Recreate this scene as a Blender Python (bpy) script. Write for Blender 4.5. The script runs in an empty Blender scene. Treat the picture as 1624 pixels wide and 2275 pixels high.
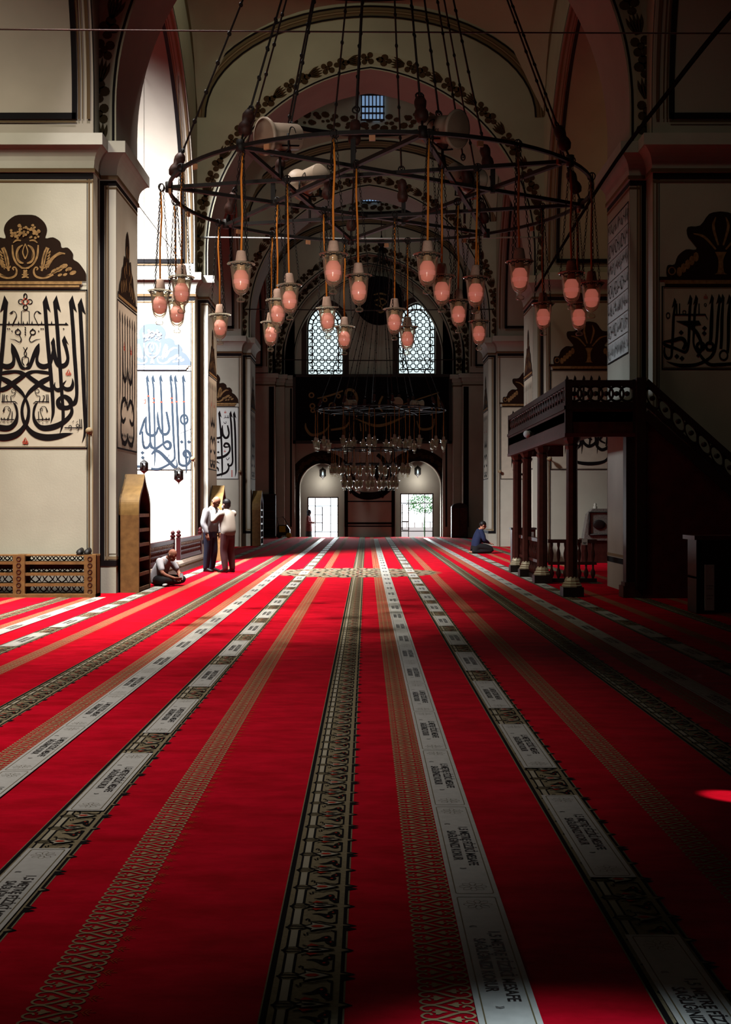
import bpy, math, random
import numpy as np
from mathutils import Vector, Matrix, Euler
random.seed(7)
rng = np.random.default_rng(7)
scn = bpy.context.scene
COL = scn.collection
PI = math.pi
F, H0, CX, CY = 2700.0, 1.55, 814.0, 1123.0

# ------------------------------------------------------------------ camera
cam_d = bpy.data.cameras.new('camera')
cam = bpy.data.objects.new('camera', cam_d)
COL.objects.link(cam)
cam.location = (0, 0, H0)
cam.rotation_euler = (PI/2, 0, 0)
cam_d.sensor_fit = 'VERTICAL'
cam_d.sensor_height = 36.0
cam_d.lens = 36.0*F/2275.0
cam_d.shift_x = -2.0/2275.0
cam_d.shift_y = -14.5/2275.0
cam_d.clip_end = 300
scn.camera = cam
scn.view_settings.view_transform = 'Standard'
scn.view_settings.look = 'None'
scn.view_settings.gamma = 1.0
scn.view_settings.use_curve_mapping = False
scn.view_settings.exposure = 0.0
scn.cycles.max_bounces = 8
scn.cycles.diffuse_bounces = 1
scn.cycles.glossy_bounces = 2
scn.cycles.transmission_bounces = 4
scn.cycles.transparent_max_bounces = 16
scn.cycles.caustics_reflective = False
scn.cycles.caustics_refractive = False
scn.cycles.use_denoising = True
scn.cycles.sample_clamp_indirect = 0.18

# ------------------------------------------------------------------ daylight and added fill lights
world = bpy.data.worlds.new('world')
scn.world = world
world.use_nodes = True
bg = world.node_tree.nodes['Background']
bg.inputs[0].default_value = (0.88, 0.96, 1.0, 1)
bg.inputs[1].default_value = 6.0

def area(name, loc, target, sx, sy, power, col=(1, 1, 1), spread=180.0):
    l = bpy.data.lights.new(name, 'AREA')
    l.shape = 'RECTANGLE'; l.size = sx; l.size_y = sy
    l.energy = power; l.color = col; l.spread = math.radians(spread)
    o = bpy.data.objects.new(name, l)
    COL.objects.link(o)
    o.location = loc
    o.rotation_euler = (Vector(target)-Vector(loc)).to_track_quat('-Z', 'Y').to_euler()
    return o
def spot(name, loc, target, power, angle, blend, col=(1, 1, 1), size=0.05):
    l = bpy.data.lights.new(name, 'SPOT')
    l.energy = power; l.color = col; l.spot_size = math.radians(angle); l.spot_blend = blend
    l.shadow_soft_size = size
    o = bpy.data.objects.new(name, l)
    COL.objects.link(o)
    o.location = loc
    o.rotation_euler = (Vector(target)-Vector(loc)).to_track_quat('-Z', 'Y').to_euler()
    return o
# glass dome over the left aisle bay between the first and second piers
area('skylight_aisle', (-9.2, 25.6, 14.2), (-5.8, 33.0, 4.6), 3.0, 3.0, 2300, (0.97, 0.99, 1.0), 75)
area('skylight_floor', (-8.6, 26.5, 15.4), (-4.4, 28.8, 0), 3.0, 3.0, 850, (0.88, 0.93, 1.0), 72)
# window bay beside the near left pier
area('skylight_near', (-9.0, 12.5, 14.5), (-5.8, 20.0, 0.5), 3.0, 3.0, 340, (1.0, 0.95, 0.74), 72)
# added fill lights high in the nave, no lanterns hang there
area('carpet_fill_entrance', (-5.0, 6.2, 12.8), (-4.6, 8.8, 0), 1.0, 1.0, 140, (1.0, 0.94, 0.90), 56)  # added fill for the foreground carpet
area('carpet_fill_first', (-3.9, 16.2, 19.0), (-5.2, 18.0, 0), 1.2, 1.2, 560, (1.0, 0.94, 0.90), 42)  # added fill brightening the carpet and the near left pier
area('figure_fill', (-2.0, 24.8, 18.6), (-3.9, 27.2, 0), 1.2, 1.2, 440, (1.0, 0.93, 0.88), 48)  # added fill on the camera side of the standing men
area('mural_fill_right', (2.0, 14.5, 18.4), (6.2, 21.0, 4.2), 1.0, 1.0, 3.5, (1.0, 0.92, 0.66), 36)  # added weak fill for the front of the near right pier
area('vault_fill_second', (-2.5, 27.4, 17.8), (-2.5, 30.5, 10), 1.5, 1.5, 64, (1.0, 0.96, 0.66), 140)  # added fill for the vault of the second bay
area('vault_fill_third', (0.1, 40.0, 17.8), (0.1, 42.5, 10), 1.2, 1.2, 26, (1.0, 0.98, 0.82), 140)  # added dim fill for the third bay
area('vault_fill_last', (0.1, 53.5, 17.8), (0.1, 58.0, 10), 1.2, 1.2, 9, (1.0, 0.98, 0.92), 120)  # added dim fill for the last bay and its lamps
# added warm fill for the right arch soffit, no window there
area('soffit_fill_right', (9.0, 29.0, 13.6), (6.1, 33.0, 10.5), 1.0, 1.0, 9, (1.0, 0.72, 0.30), 110)
# daylight through the two garden windows of the end wall
area('window_light_west', (-2.2, 60.9, 1.0), (-1.6, 45, 0.0), 1.4, 1.8, 150, (0.9, 0.97, 1.0), 150)
area('window_light_east', (2.55, 60.9, 1.0), (1.6, 45, 0.0), 1.4, 1.8, 150, (0.9, 0.97, 1.0), 150)
# door daylight on the near runner, cast by an unseen lamp overhead
area('entrance_light', (0.55, 1.6, 5.0), (0.57, 2.85, 0), 0.3, 0.3, 10, (0.72, 0.88, 1.0), 20)
area('chandelier_fill', (-1.8, -2.6, 0.9), (-1.3, 14.5, 4.55), 0.8, 1.2, 18, (1.0, 0.92, 0.82), 20)  # added fill beam up at the chandelier lamps, no door here
# added narrow fills onto the left pillars' inner faces, between the right pillars
area('pier_fill_left_near', (17.2, 30.4, 5.4), (-4.4, 22.5, 4.6), 0.8, 1.6, 30, (1.0, 0.80, 0.64), 17)
area('pier_fill_left_far', (17.2, 42.6, 5.4), (-4.4, 34.9, 4.6), 0.8, 1.6, 24, (1.0, 0.80, 0.64), 15)
# added cool fill across to the right pillar's inner face
area('pier_fill_right_near', (-17.2, 30.0, 5.6), (4.65, 22.5, 3.4), 0.8, 1.6, 9, (0.78, 0.90, 1.0), 15)
# sunbeam through a small high window on the right
spot('sunbeam', (9.5, 1.0, 9.0), (1.96, 6.47, 0), 9000, 1.25, 0.6, (1.0, 0.85, 0.85), 0.02)

# ------------------------------------------------------------------ materials
MATS = {}
def mat(name, col, rough=0.8, metal=0.0, emit=None, estr=0.0, spec=0.3, noise=0.0, nscale=6.0, bump=0.0, bscale=40.0, sheen=0.0):
    m = bpy.data.materials.new(name); m.use_nodes = True
    nt = m.node_tree; b = nt.nodes['Principled BSDF']
    b.inputs['Base Color'].default_value = (*col, 1)
    b.inputs['Roughness'].default_value = rough
    b.inputs['Metallic'].default_value = metal
    b.inputs['Specular IOR Level'].default_value = spec
    if sheen: b.inputs['Sheen Weight'].default_value = sheen
    if emit:
        b.inputs['Emission Color'].default_value = (*emit, 1)
        b.inputs['Emission Strength'].default_value = estr
    if noise or bump:
        tc = nt.nodes.new('ShaderNodeTexCoord')
    if noise:
        n = nt.nodes.new('ShaderNodeTexNoise'); n.inputs['Scale'].default_value = nscale; n.inputs['Detail'].default_value = 6
        nt.links.new(tc.outputs['Object'], n.inputs['Vector'])
        r = nt.nodes.new('ShaderNodeValToRGB')
        r.color_ramp.elements[0].position = 0.3; r.color_ramp.elements[1].position = 0.7
        r.color_ramp.elements[0].color = (*[c*(1-noise) for c in col], 1)
        r.color_ramp.elements[1].color = (*[min(1, c*(1+noise*0.6)) for c in col], 1)
        nt.links.new(n.outputs['Fac'], r.inputs['Fac'])
        nt.links.new(r.outputs['Color'], b.inputs['Base Color'])
    if bump:
        n2 = nt.nodes.new('ShaderNodeTexNoise'); n2.inputs['Scale'].default_value = bscale; n2.inputs['Detail'].default_value = 4
        nt.links.new(tc.outputs['Object'], n2.inputs['Vector'])
        bm_ = nt.nodes.new('ShaderNodeBump'); bm_.inputs['Strength'].default_value = bump; bm_.inputs['Distance'].default_value = 0.02
        nt.links.new(n2.outputs['Fac'], bm_.inputs['Height'])
        nt.links.new(bm_.outputs['Normal'], b.inputs['Normal'])
    MATS[name] = m
    return m
def glass_mat(name, tint=(1, 1, 1), gl=1.0, rim_glint=0.0):
    m = bpy.data.materials.new(name); m.use_nodes = True
    nt = m.node_tree; nt.nodes.clear(); N = nt.nodes.new; K = nt.links.new
    out = N('ShaderNodeOutputMaterial'); mix = N('ShaderNodeMixShader')
    tr = N('ShaderNodeBsdfTransparent'); tr.inputs['Color'].default_value = (*tint, 1)
    gs = N('ShaderNodeBsdfGlossy'); gs.inputs['Roughness'].default_value = 0.05
    lw = N('ShaderNodeLayerWeight'); lw.inputs['Blend'].default_value = 0.16
    mu = N('ShaderNodeMath'); mu.operation = 'MULTIPLY'; mu.inputs[1].default_value = gl
    K(lw.outputs['Fresnel'], mu.inputs[0]); K(mu.outputs[0], mix.inputs[0])
    K(tr.outputs[0], mix.inputs[1]); K(gs.outputs[0], mix.inputs[2])
    last = mix
    if rim_glint:
        # window reflections put in as colour: paler where the glass is seen edge-on
        df = N('ShaderNodeBsdfDiffuse'); df.inputs['Color'].default_value = (0.92, 0.86, 0.66, 1)
        tl = N('ShaderNodeBsdfTranslucent'); tl.inputs['Color'].default_value = (0.92, 0.86, 0.66, 1)
        ad = N('ShaderNodeMixShader'); ad.inputs[0].default_value = 0.5
        K(df.outputs[0], ad.inputs[1]); K(tl.outputs[0], ad.inputs[2])
        fc = N('ShaderNodeLayerWeight'); fc.inputs['Blend'].default_value = 0.35
        m2 = N('ShaderNodeMath'); m2.operation = 'MULTIPLY'; m2.inputs[1].default_value = rim_glint
        K(fc.outputs['Facing'], m2.inputs[0])
        mx = N('ShaderNodeMixShader'); K(m2.outputs[0], mx.inputs[0]); K(mix.outputs[0], mx.inputs[1]); K(ad.outputs[0], mx.inputs[2]); last = mx
    K(last.outputs[0], out.inputs['Surface'])
    MATS[name] = m
mat('plaster', (0.61, 0.56, 0.46), 0.9, noise=0.10, nscale=1.2, bump=0.08, bscale=30)
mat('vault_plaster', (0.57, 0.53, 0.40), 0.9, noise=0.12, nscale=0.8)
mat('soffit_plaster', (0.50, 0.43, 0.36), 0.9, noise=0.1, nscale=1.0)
mat('stone_cap', (0.64, 0.60, 0.52), 0.85, noise=0.08, nscale=2)
mat('paint_black', (0.012, 0.011, 0.012), 0.7, spec=0.02)
mat('paint_brown', (0.13, 0.085, 0.045), 0.8, spec=0.02)
mat('paint_tan', (0.34, 0.25, 0.15), 0.8, spec=0.02)
mat('paint_cream', (0.72, 0.66, 0.56), 0.85)
mat('parchment', (0.68, 0.58, 0.46), 0.9, noise=0.08, nscale=5)
mat('paint_white', (0.8, 0.79, 0.76), 0.85)
mat('ink', (0.010, 0.009, 0.010), 0.75, spec=0.02)
mat('ink_glare', (0.028, 0.042, 0.06), 0.8, spec=0.02)  # black ink lifted to slate, glare of the bright pillar put into its colour
mat('ink_grey', (0.07, 0.095, 0.13), 0.8, spec=0.02)
mat('ink_red', (0.55, 0.05, 0.02), 0.8)
mat('ink_gold', (0.30, 0.19, 0.07), 0.6)
mat('scroll_dark', (0.022, 0.013, 0.009), 0.85, spec=0.02)
mat('scroll_tan', (0.36, 0.21, 0.09), 0.85, spec=0.02, noise=0.4, nscale=14)
mat('leaf_paint', (0.05, 0.036, 0.018), 0.85, spec=0.02)
mat('iron', (0.010, 0.008, 0.007), 0.6)
mat('iron_red', (0.045, 0.015, 0.010), 0.6, noise=0.4, nscale=20)
mat('steel_wire', (0.5, 0.5, 0.48), 0.4, metal=0.6)
mat('black_cable', (0.004, 0.004, 0.004), 0.9, spec=0.0)
mat('band_brown', (0.19, 0.15, 0.085), 0.85, spec=0.02)
mat('orange_cord', (0.85, 0.26, 0.03), 0.6, emit=None)
mat('ceramic', (0.70, 0.46, 0.35), 0.7, noise=0.1, nscale=60)
mat('bulb', (0.88, 0.42, 0.39), 0.22, spec=0.6, emit=(1.0, 0.27, 0.21), estr=0.27)  # pink tint and weak glow put in for light bounced off the carpet
mat('bulb_neck', (0.74, 0.50, 0.36), 0.4)
mat('ink_pale', (0.12, 0.145, 0.18), 0.8, spec=0.02)
mat('bulb_off', (0.82, 0.72, 0.66), 0.35, spec=0.5)
mat('terminal', (0.55, 0.25, 0.12), 0.5)
glass_mat('lamp_glass', (0.96, 0.94, 0.88), 0.8, 0.55)
glass_mat('window_glass', (0.96, 0.98, 1.0), 0.6)
mat('speaker_white', (0.55, 0.42, 0.31), 0.45)
mat('speaker_grille', (0.42, 0.29, 0.20), 0.6, bump=0.4, bscale=200)
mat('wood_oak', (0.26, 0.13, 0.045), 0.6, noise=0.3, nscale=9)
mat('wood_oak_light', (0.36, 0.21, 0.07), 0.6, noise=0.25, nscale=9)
mat('wood_shelf', (0.42, 0.24, 0.14), 0.6, noise=0.2, nscale=9)
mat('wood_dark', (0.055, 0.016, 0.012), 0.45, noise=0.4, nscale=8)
mat('wood_black', (0.014, 0.009, 0.008), 0.5)
mat('wood_maroon', (0.075, 0.012, 0.014), 0.45, noise=0.3, nscale=6)
mat('gilt', (0.62, 0.55, 0.38), 0.45, metal=0.2)
mat('stone_kerb', (0.55, 0.42, 0.34), 0.8, noise=0.15, nscale=8)
mat('board_black', (0.008, 0.008, 0.010), 0.5, spec=0.02)
mat('window_frame', (0.03, 0.015, 0.010), 0.5)
mat('day_pane', (0.8, 0.95, 1.0), 0.3, emit=(0.80, 0.97, 1.0), estr=1.05)
mat('drum_pane', (0.4, 0.6, 1.0), 0.3, emit=(0.35, 0.60, 1.0), estr=0.35)
mat('leaf_green', (0.10, 0.30, 0.08), 0.6)
mat('garden_pale', (0.92, 0.90, 0.88), 0.9)
mat('garden_red', (0.95, 0.80, 0.76), 0.9)
mat('paper', (0.80, 0.82, 0.84), 0.7)
mat('plastic_yellow', (0.55, 0.42, 0.02), 0.4)
mat('plastic_black', (0.012, 0.012, 0.013), 0.4)
mat('fabric_grey', (0.20, 0.18, 0.16), 0.9, noise=0.5, nscale=30)
mat('skin', (0.58, 0.24, 0.15), 0.55)
mat('skin_pale', (0.62, 0.36, 0.27), 0.55)
mat('hair_black', (0.010, 0.008, 0.008), 0.5)
mat('hair_grey', (0.20, 0.15, 0.13), 0.7)
mat('shirt_white', (0.82, 0.79, 0.82), 0.85)
mat('shirt_beige', (0.78, 0.66, 0.55), 0.85)
mat('trouser_navy', (0.008, 0.012, 0.03), 0.85)
mat('trouser_brown', (0.055, 0.020, 0.022), 0.85)
mat('trouser_black', (0.008, 0.008, 0.009), 0.85)
mat('shoe_black', (0.008, 0.008, 0.008), 0.5)
mat('sole_white', (0.8, 0.78, 0.76), 0.6)
mat('mask_white', (0.8, 0.85, 0.85), 0.8)
mat('scarf_dark', (0.012, 0.016, 0.03), 0.85)
mat('coat_floral', (0.20, 0.06, 0.06), 0.85, noise=0.6, nscale=30)
mat('shirt_navy', (0.012, 0.02, 0.06), 0.85)
# carpet
def carpet_red():
    m = mat('carpet_red', (0.60, 0.008, 0.022), 0.95, spec=0.05)
    nt = m.node_tree; b = nt.nodes['Principled BSDF']
    tc = nt.nodes.new('ShaderNodeTexCoord')
    mp = nt.nodes.new('ShaderNodeMapping'); mp.inputs['Scale'].default_value = (2.2, 5.0, 1)
    nt.links.new(tc.outputs['Object'], mp.inputs['Vector'])
    n = nt.nodes.new('ShaderNodeTexNoise'); n.inputs['Scale'].default_value = 1.0; n.inputs['Detail'].default_value = 8; n.inputs['Roughness'].default_value = 0.7
    nt.links.new(mp.outputs[0], n.inputs['Vector'])
    r = nt.nodes.new('ShaderNodeValToRGB')
    r.color_ramp.elements[0].position = 0.32; r.color_ramp.elements[0].color = (0.42, 0.0012, 0.008, 1)
    r.color_ramp.elements[1].position = 0.62; r.color_ramp.elements[1].color = (0.72, 0.003, 0.022, 1)
    nt.links.new(n.outputs['Fac'], r.inputs['Fac']); nt.links.new(r.outputs[0], b.inputs['Base Color'])
    n2 = nt.nodes.new('ShaderNodeTexNoise'); n2.inputs['Scale'].default_value = 260; n2.inputs['Detail'].default_value = 2
    nt.links.new(tc.outputs['Object'], n2.inputs['Vector'])
    bu = nt.nodes.new('ShaderNodeBump'); bu.inputs['Strength'].default_value = 0.5; bu.inputs['Distance'].default_value = 0.004
    nt.links.new(n2.outputs['Fac'], bu.inputs['Height']); nt.links.new(bu.outputs[0], b.inputs['Normal'])
carpet_red()
mat('carpet_tan', (0.30, 0.24, 0.14), 0.95, spec=0.05, noise=0.2, nscale=60)
mat('carpet_light', (0.48, 0.42, 0.30), 0.95, spec=0.05)
mat('carpet_black', (0.010, 0.009, 0.010), 0.95, spec=0.05)
mat('carpet_gold', (0.50, 0.35, 0.18), 0.95, spec=0.05)
mat('carpet_orange', (0.60, 0.07, 0.025), 0.95, spec=0.05)
mat('carpet_rust', (0.5, 0.04, 0.02), 0.95, spec=0.05)
mat('vinyl_white', (0.62, 0.60, 0.54), 0.55, noise=0.08, nscale=25, spec=0.35)
mat('vinyl_gold', (0.16, 0.12, 0.05), 0.6)
mat('vinyl_ink', (0.015, 0.014, 0.015), 0.6)

# ------------------------------------------------------------------ mesh helpers
class MB:
    def __init__(self):
        self.v = []; self.f = []; self.mi = []; self.sm = []; self.mats = []; self.nrm = None; self.lay = 0
    def m(self, name):
        if name not in self.mats: self.mats.append(name)
        return self.mats.index(name)
    def add(self, verts, faces, mt, smooth=False):
        o = len(self.v); k = self.m(mt)
        self.v.extend([tuple(p) for p in verts])
        for f in faces:
            self.f.append(tuple(i+o for i in f)); self.mi.append(k); self.sm.append(smooth)
    def box(self, x0, x1, y0, y1, z0, z1, mt):
        p = [(x0,y0,z0),(x1,y0,z0),(x1,y1,z0),(x0,y1,z0),(x0,y0,z1),(x1,y0,z1),(x1,y1,z1),(x0,y1,z1)]
        self.add(p, [(0,3,2,1),(4,5,6,7),(0,1,5,4),(1,2,6,5),(2,3,7,6),(3,0,4,7)], mt)
    def obox(self, c, ax, ay, az, mt):
        c = Vector(c); ax, ay, az = Vector(ax), Vector(ay), Vector(az)
        p = [c+ax*sx+ay*sy+az*sz for sz in (-1, 1) for sx, sy in ((-1,-1),(1,-1),(1,1),(-1,1))]
        self.add(p, [(0,3,2,1),(4,5,6,7),(0,1,5,4),(1,2,6,5),(2,3,7,6),(3,0,4,7)], mt)
    def bar(self, a, b, w, h, mt):
        a, b = Vector(a), Vector(b); d = (b-a); L = d.length; d.normalize()
        up = Vector((0, 0, 1)) if abs(d.z) < 0.95 else Vector((0, 1, 0))
        s = d.cross(up).normalized(); u = s.cross(d)
        self.obox((a+b)/2, d*(L/2), s*(w/2), u*(h/2), mt)
    def quad(self, a, b, c, d, mt):
        self.add([a, b, c, d], [(0, 1, 2, 3)], mt)
    def prism(self, poly, fn, d0, d1, mt, cap=True):
        # poly: 2D outline (convex or simple), fn(a, b, depth) -> 3D
        n = len(poly)
        p = [fn(a, b, d0) for a, b in poly]+[fn(a, b, d1) for a, b in poly]
        fs = [(i, (i+1) % n, (i+1) % n+n, i+n) for i in range(n)]
        if cap: fs += [tuple(range(n-1, -1, -1)), tuple(range(n, 2*n))]
        self.add(p, fs, mt)
    def tube(self, pts, r, mt, seg=8, cap=True, smooth=True):
        pts = [Vector(p) for p in pts]; n = len(pts)
        rr = r if isinstance(r, (list, tuple)) else [r]*n
        vs = []; ref = None
        for i, p in enumerate(pts):
            t = (pts[min(i+1, n-1)]-pts[max(i-1, 0)])
            if t.length < 1e-9: t = Vector((0, 0, 1))
            t.normalize()
            if ref is None:
                ref = Vector((1, 0, 0)) if abs(t.x) < 0.8 else Vector((0, 1, 0))
            s = (ref-t*ref.dot(t)).normalized(); u = t.cross(s); ref = s
            for k in range(seg):
                a = 2*PI*k/seg
                vs.append(p+(s*math.cos(a)+u*math.sin(a))*rr[i])
        fs = [(i*seg+k, i*seg+(k+1) % seg, (i+1)*seg+(k+1) % seg, (i+1)*seg+k) for i in range(n-1) for k in range(seg)]
        if cap: fs += [tuple(range(seg-1, -1, -1)), tuple(range((n-1)*seg, n*seg))]
        self.add(vs, fs, mt, smooth)
    def ering(self, rings, mt, seg=16, smooth=True):
        # rings: (centre, ax vector, ay vector)
        vs = []; n = len(rings)
        for c, ax, ay in rings:
            c, ax, ay = Vector(c), Vector(ax), Vector(ay)
            for k in range(seg):
                a = 2*PI*k/seg
                vs.append(c+ax*math.cos(a)+ay*math.sin(a))
        fs = [(i*seg+k, i*seg+(k+1) % seg, (i+1)*seg+(k+1) % seg, (i+1)*seg+k) for i in range(n-1) for k in range(seg)]
        fs += [tuple(range(seg-1, -1, -1)), tuple(range((n-1)*seg, n*seg))]
        self.add(vs, fs, mt, smooth)
    def lathe(self, prof, c, mt, seg=24, smooth=True, axis=None, cap=False):
        c = Vector(c); az = Vector(axis).normalized() if axis else Vector((0, 0, 1))
        ax = az.orthogonal().normalized(); ay = az.cross(ax)
        if not axis: ax, ay = Vector((1, 0, 0)), Vector((0, 1, 0))
        n = len(prof); vs = []
        for r, z in prof:
            for k in range(seg):
                a = 2*PI*k/seg
                vs.append(c+az*z+(ax*math.cos(a)+ay*math.sin(a))*r)
        fs = [(i*seg+k, i*seg+(k+1) % seg, (i+1)*seg+(k+1) % seg, (i+1)*seg+k) for i in range(n-1) for k in range(seg)]
        if cap: fs += [tuple(range(seg-1, -1, -1)), tuple(range((n-1)*seg, n*seg))]
        self.add(vs, fs, mt, smooth)
    def ball(self, c, r, mt, seg=12, sc=(1, 1, 1), rot=None):
        c = Vector(c); vs = []; fs = []; nr = max(6, seg//2+2)
        for i in range(nr+1):
            t = PI*i/nr
            for k in range(seg):
                a = 2*PI*k/seg
                p = Vector((math.sin(t)*math.cos(a)*sc[0], math.sin(t)*math.sin(a)*sc[1], math.cos(t)*sc[2]))*r
                if rot: p = rot @ p
                vs.append(c+p)
        fs = [(i*seg+k, (i+1)*seg+k, (i+1)*seg+(k+1) % seg, i*seg+(k+1) % seg) for i in range(nr) for k in range(seg)]
        self.add(vs, fs, mt, True)
    def torus(self, c, R, r, mt, nu=12, nv=5, ax=(1, 0, 0), ay=(0, 1, 0), sx=1.0):
        c, ax, ay = Vector(c), Vector(ax).normalized(), Vector(ay).normalized(); az = ax.cross(ay); vs = []
        for i in range(nu):
            a = 2*PI*i/nu; d = ax*math.cos(a)+ay*math.sin(a); cc = c+ax*(math.cos(a)*R*sx)+ay*(math.sin(a)*R)
            for j in range(nv):
                b = 2*PI*j/nv
                vs.append(cc+d*(r*math.cos(b))+az*(r*math.sin(b)))
        fs = [(i*nv+j, ((i+1) % nu)*nv+j, ((i+1) % nu)*nv+(j+1) % nv, i*nv+(j+1) % nv) for i in range(nu) for j in range(nv)]
        self.add(vs, fs, mt, True)
    def lift(self, vs):
        # every stroke of paint lies a hair above the one before it
        if self.nrm is None: return vs
        self.lay += 1
        return [Vector(v)+self.nrm*(self.lay*7e-5+i*4e-6) for i, v in enumerate(vs)]
    def flat(self, poly, fn, mt):
        self.add(self.lift([fn(a, b) for a, b in poly]), [tuple(range(len(poly)))], mt)
    def stroke(self, pts, fn, mt, closed=False, sub=5):
        p = smooth_pts(pts, closed, sub); n = len(p); vs = []
        for i in range(n):
            if closed: a, b = p[(i-1) % n], p[(i+1) % n]
            else: a, b = p[max(i-1, 0)], p[min(i+1, n-1)]
            tx, ty = b[0]-a[0], b[1]-a[1]; L = math.hypot(tx, ty) or 1
            nx, ny = -ty/L, tx/L; w = p[i][2]/2
            vs.append(fn(p[i][0]+nx*w, p[i][1]+ny*w)); vs.append(fn(p[i][0]-nx*w, p[i][1]-ny*w))
        fs = [(2*i, 2*i+1, 2*i+3, 2*i+2) for i in range(n-1)]
        if closed: fs.append((2*n-2, 2*n-1, 1, 0))
        self.add(self.lift(vs), fs, mt)
    def build(self, name, parent=None, local=False, coll=None):
        me = bpy.data.meshes.new(name)
        v = np.array(self.v, dtype=np.float64).reshape(-1, 3)
        if parent is not None and not local:
            v = v-np.array(parent_loc(parent))
        me.from_pydata(v.tolist(), [], self.f)
        for mn in self.mats: me.materials.append(MATS[mn])
        me.polygons.foreach_set('material_index', self.mi)
        me.polygons.foreach_set('use_smooth', self.sm)
        me.update()
        o = bpy.data.objects.new(name, me); COL.objects.link(o)
        if parent is not None: o.parent = parent
        return o
def parent_loc(p):
    l = Vector(p.location)
    while p.parent: p = p.parent; l += Vector(p.location)
    return l
def smooth_pts(pts, closed=False, sub=5):
    pts = [tuple(map(float, q)) for q in pts]; n = len(pts); out = []
    rngs = range(n) if closed else range(n-1)
    if n == 2 and not closed:
        return pts
    for i in rngs:
        if closed: q = [pts[(i+k) % n] for k in (-1, 0, 1, 2)]
        else: q = [pts[max(0, min(n-1, i+k))] for k in (-1, 0, 1, 2)]
        for s in range(sub):
            t = s/sub
            out.append(tuple(0.5*((2*b)+(-a+c)*t+(2*a-5*b+4*c-d)*t*t+(-a+3*b-3*c+d)*t**3) for a, b, c, d in zip(*q)))
    if not closed: out.append(pts[-1])
    return out
def empty(name, loc):
    o = bpy.data.objects.new(name, None); COL.objects.link(o); o.location = loc
    o.empty_display_size = 0.1
    return o
def tag(o, label=None, cat=None, group=None, kind=None):
    if label: o['label'] = label
    if cat: o['category'] = cat
    if group: o['group'] = group
    if kind: o['kind'] = kind
    return o
def struct(o): o['kind'] = 'structure'; return o
def thing(name, loc, label, cat, group=None): return tag(empty(name, loc), label, cat, group)
def copy_tree(o, parent=None):
    c = o.copy(); COL.objects.link(c)
    if parent is not None: c.parent = parent
    for ch in list(o.children): copy_tree(ch, c)
    return c
def P(x, y, d): return Vector(((x-CX)*d/F, d, H0-(y-CY)*d/F))
TEXT = {}
def text2d(s, size=1.0, bold=0.0):
    if s not in TEXT:
        cu = bpy.data.curves.new('t', 'FONT'); cu.body = s; cu.size = 1.0; cu.resolution_u = 3; cu.offset = bold
        cu.align_x = 'CENTER'; cu.align_y = 'CENTER'
        ob = bpy.data.objects.new('t', cu); COL.objects.link(ob)
        dg = bpy.context.evaluated_depsgraph_get(); dg.update()
        me = bpy.data.meshes.new_from_object(ob.evaluated_get(dg))
        vs = [(v.co.x, v.co.y) for v in me.vertices]; fs = [tuple(p.vertices) for p in me.polygons]
        bpy.data.objects.remove(ob); bpy.data.curves.remove(cu); bpy.data.meshes.remove(me)
        TEXT[s] = (vs, fs)
    vs, fs = TEXT[s]
    return [(a*size, b*size) for a, b in vs], fs
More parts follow.
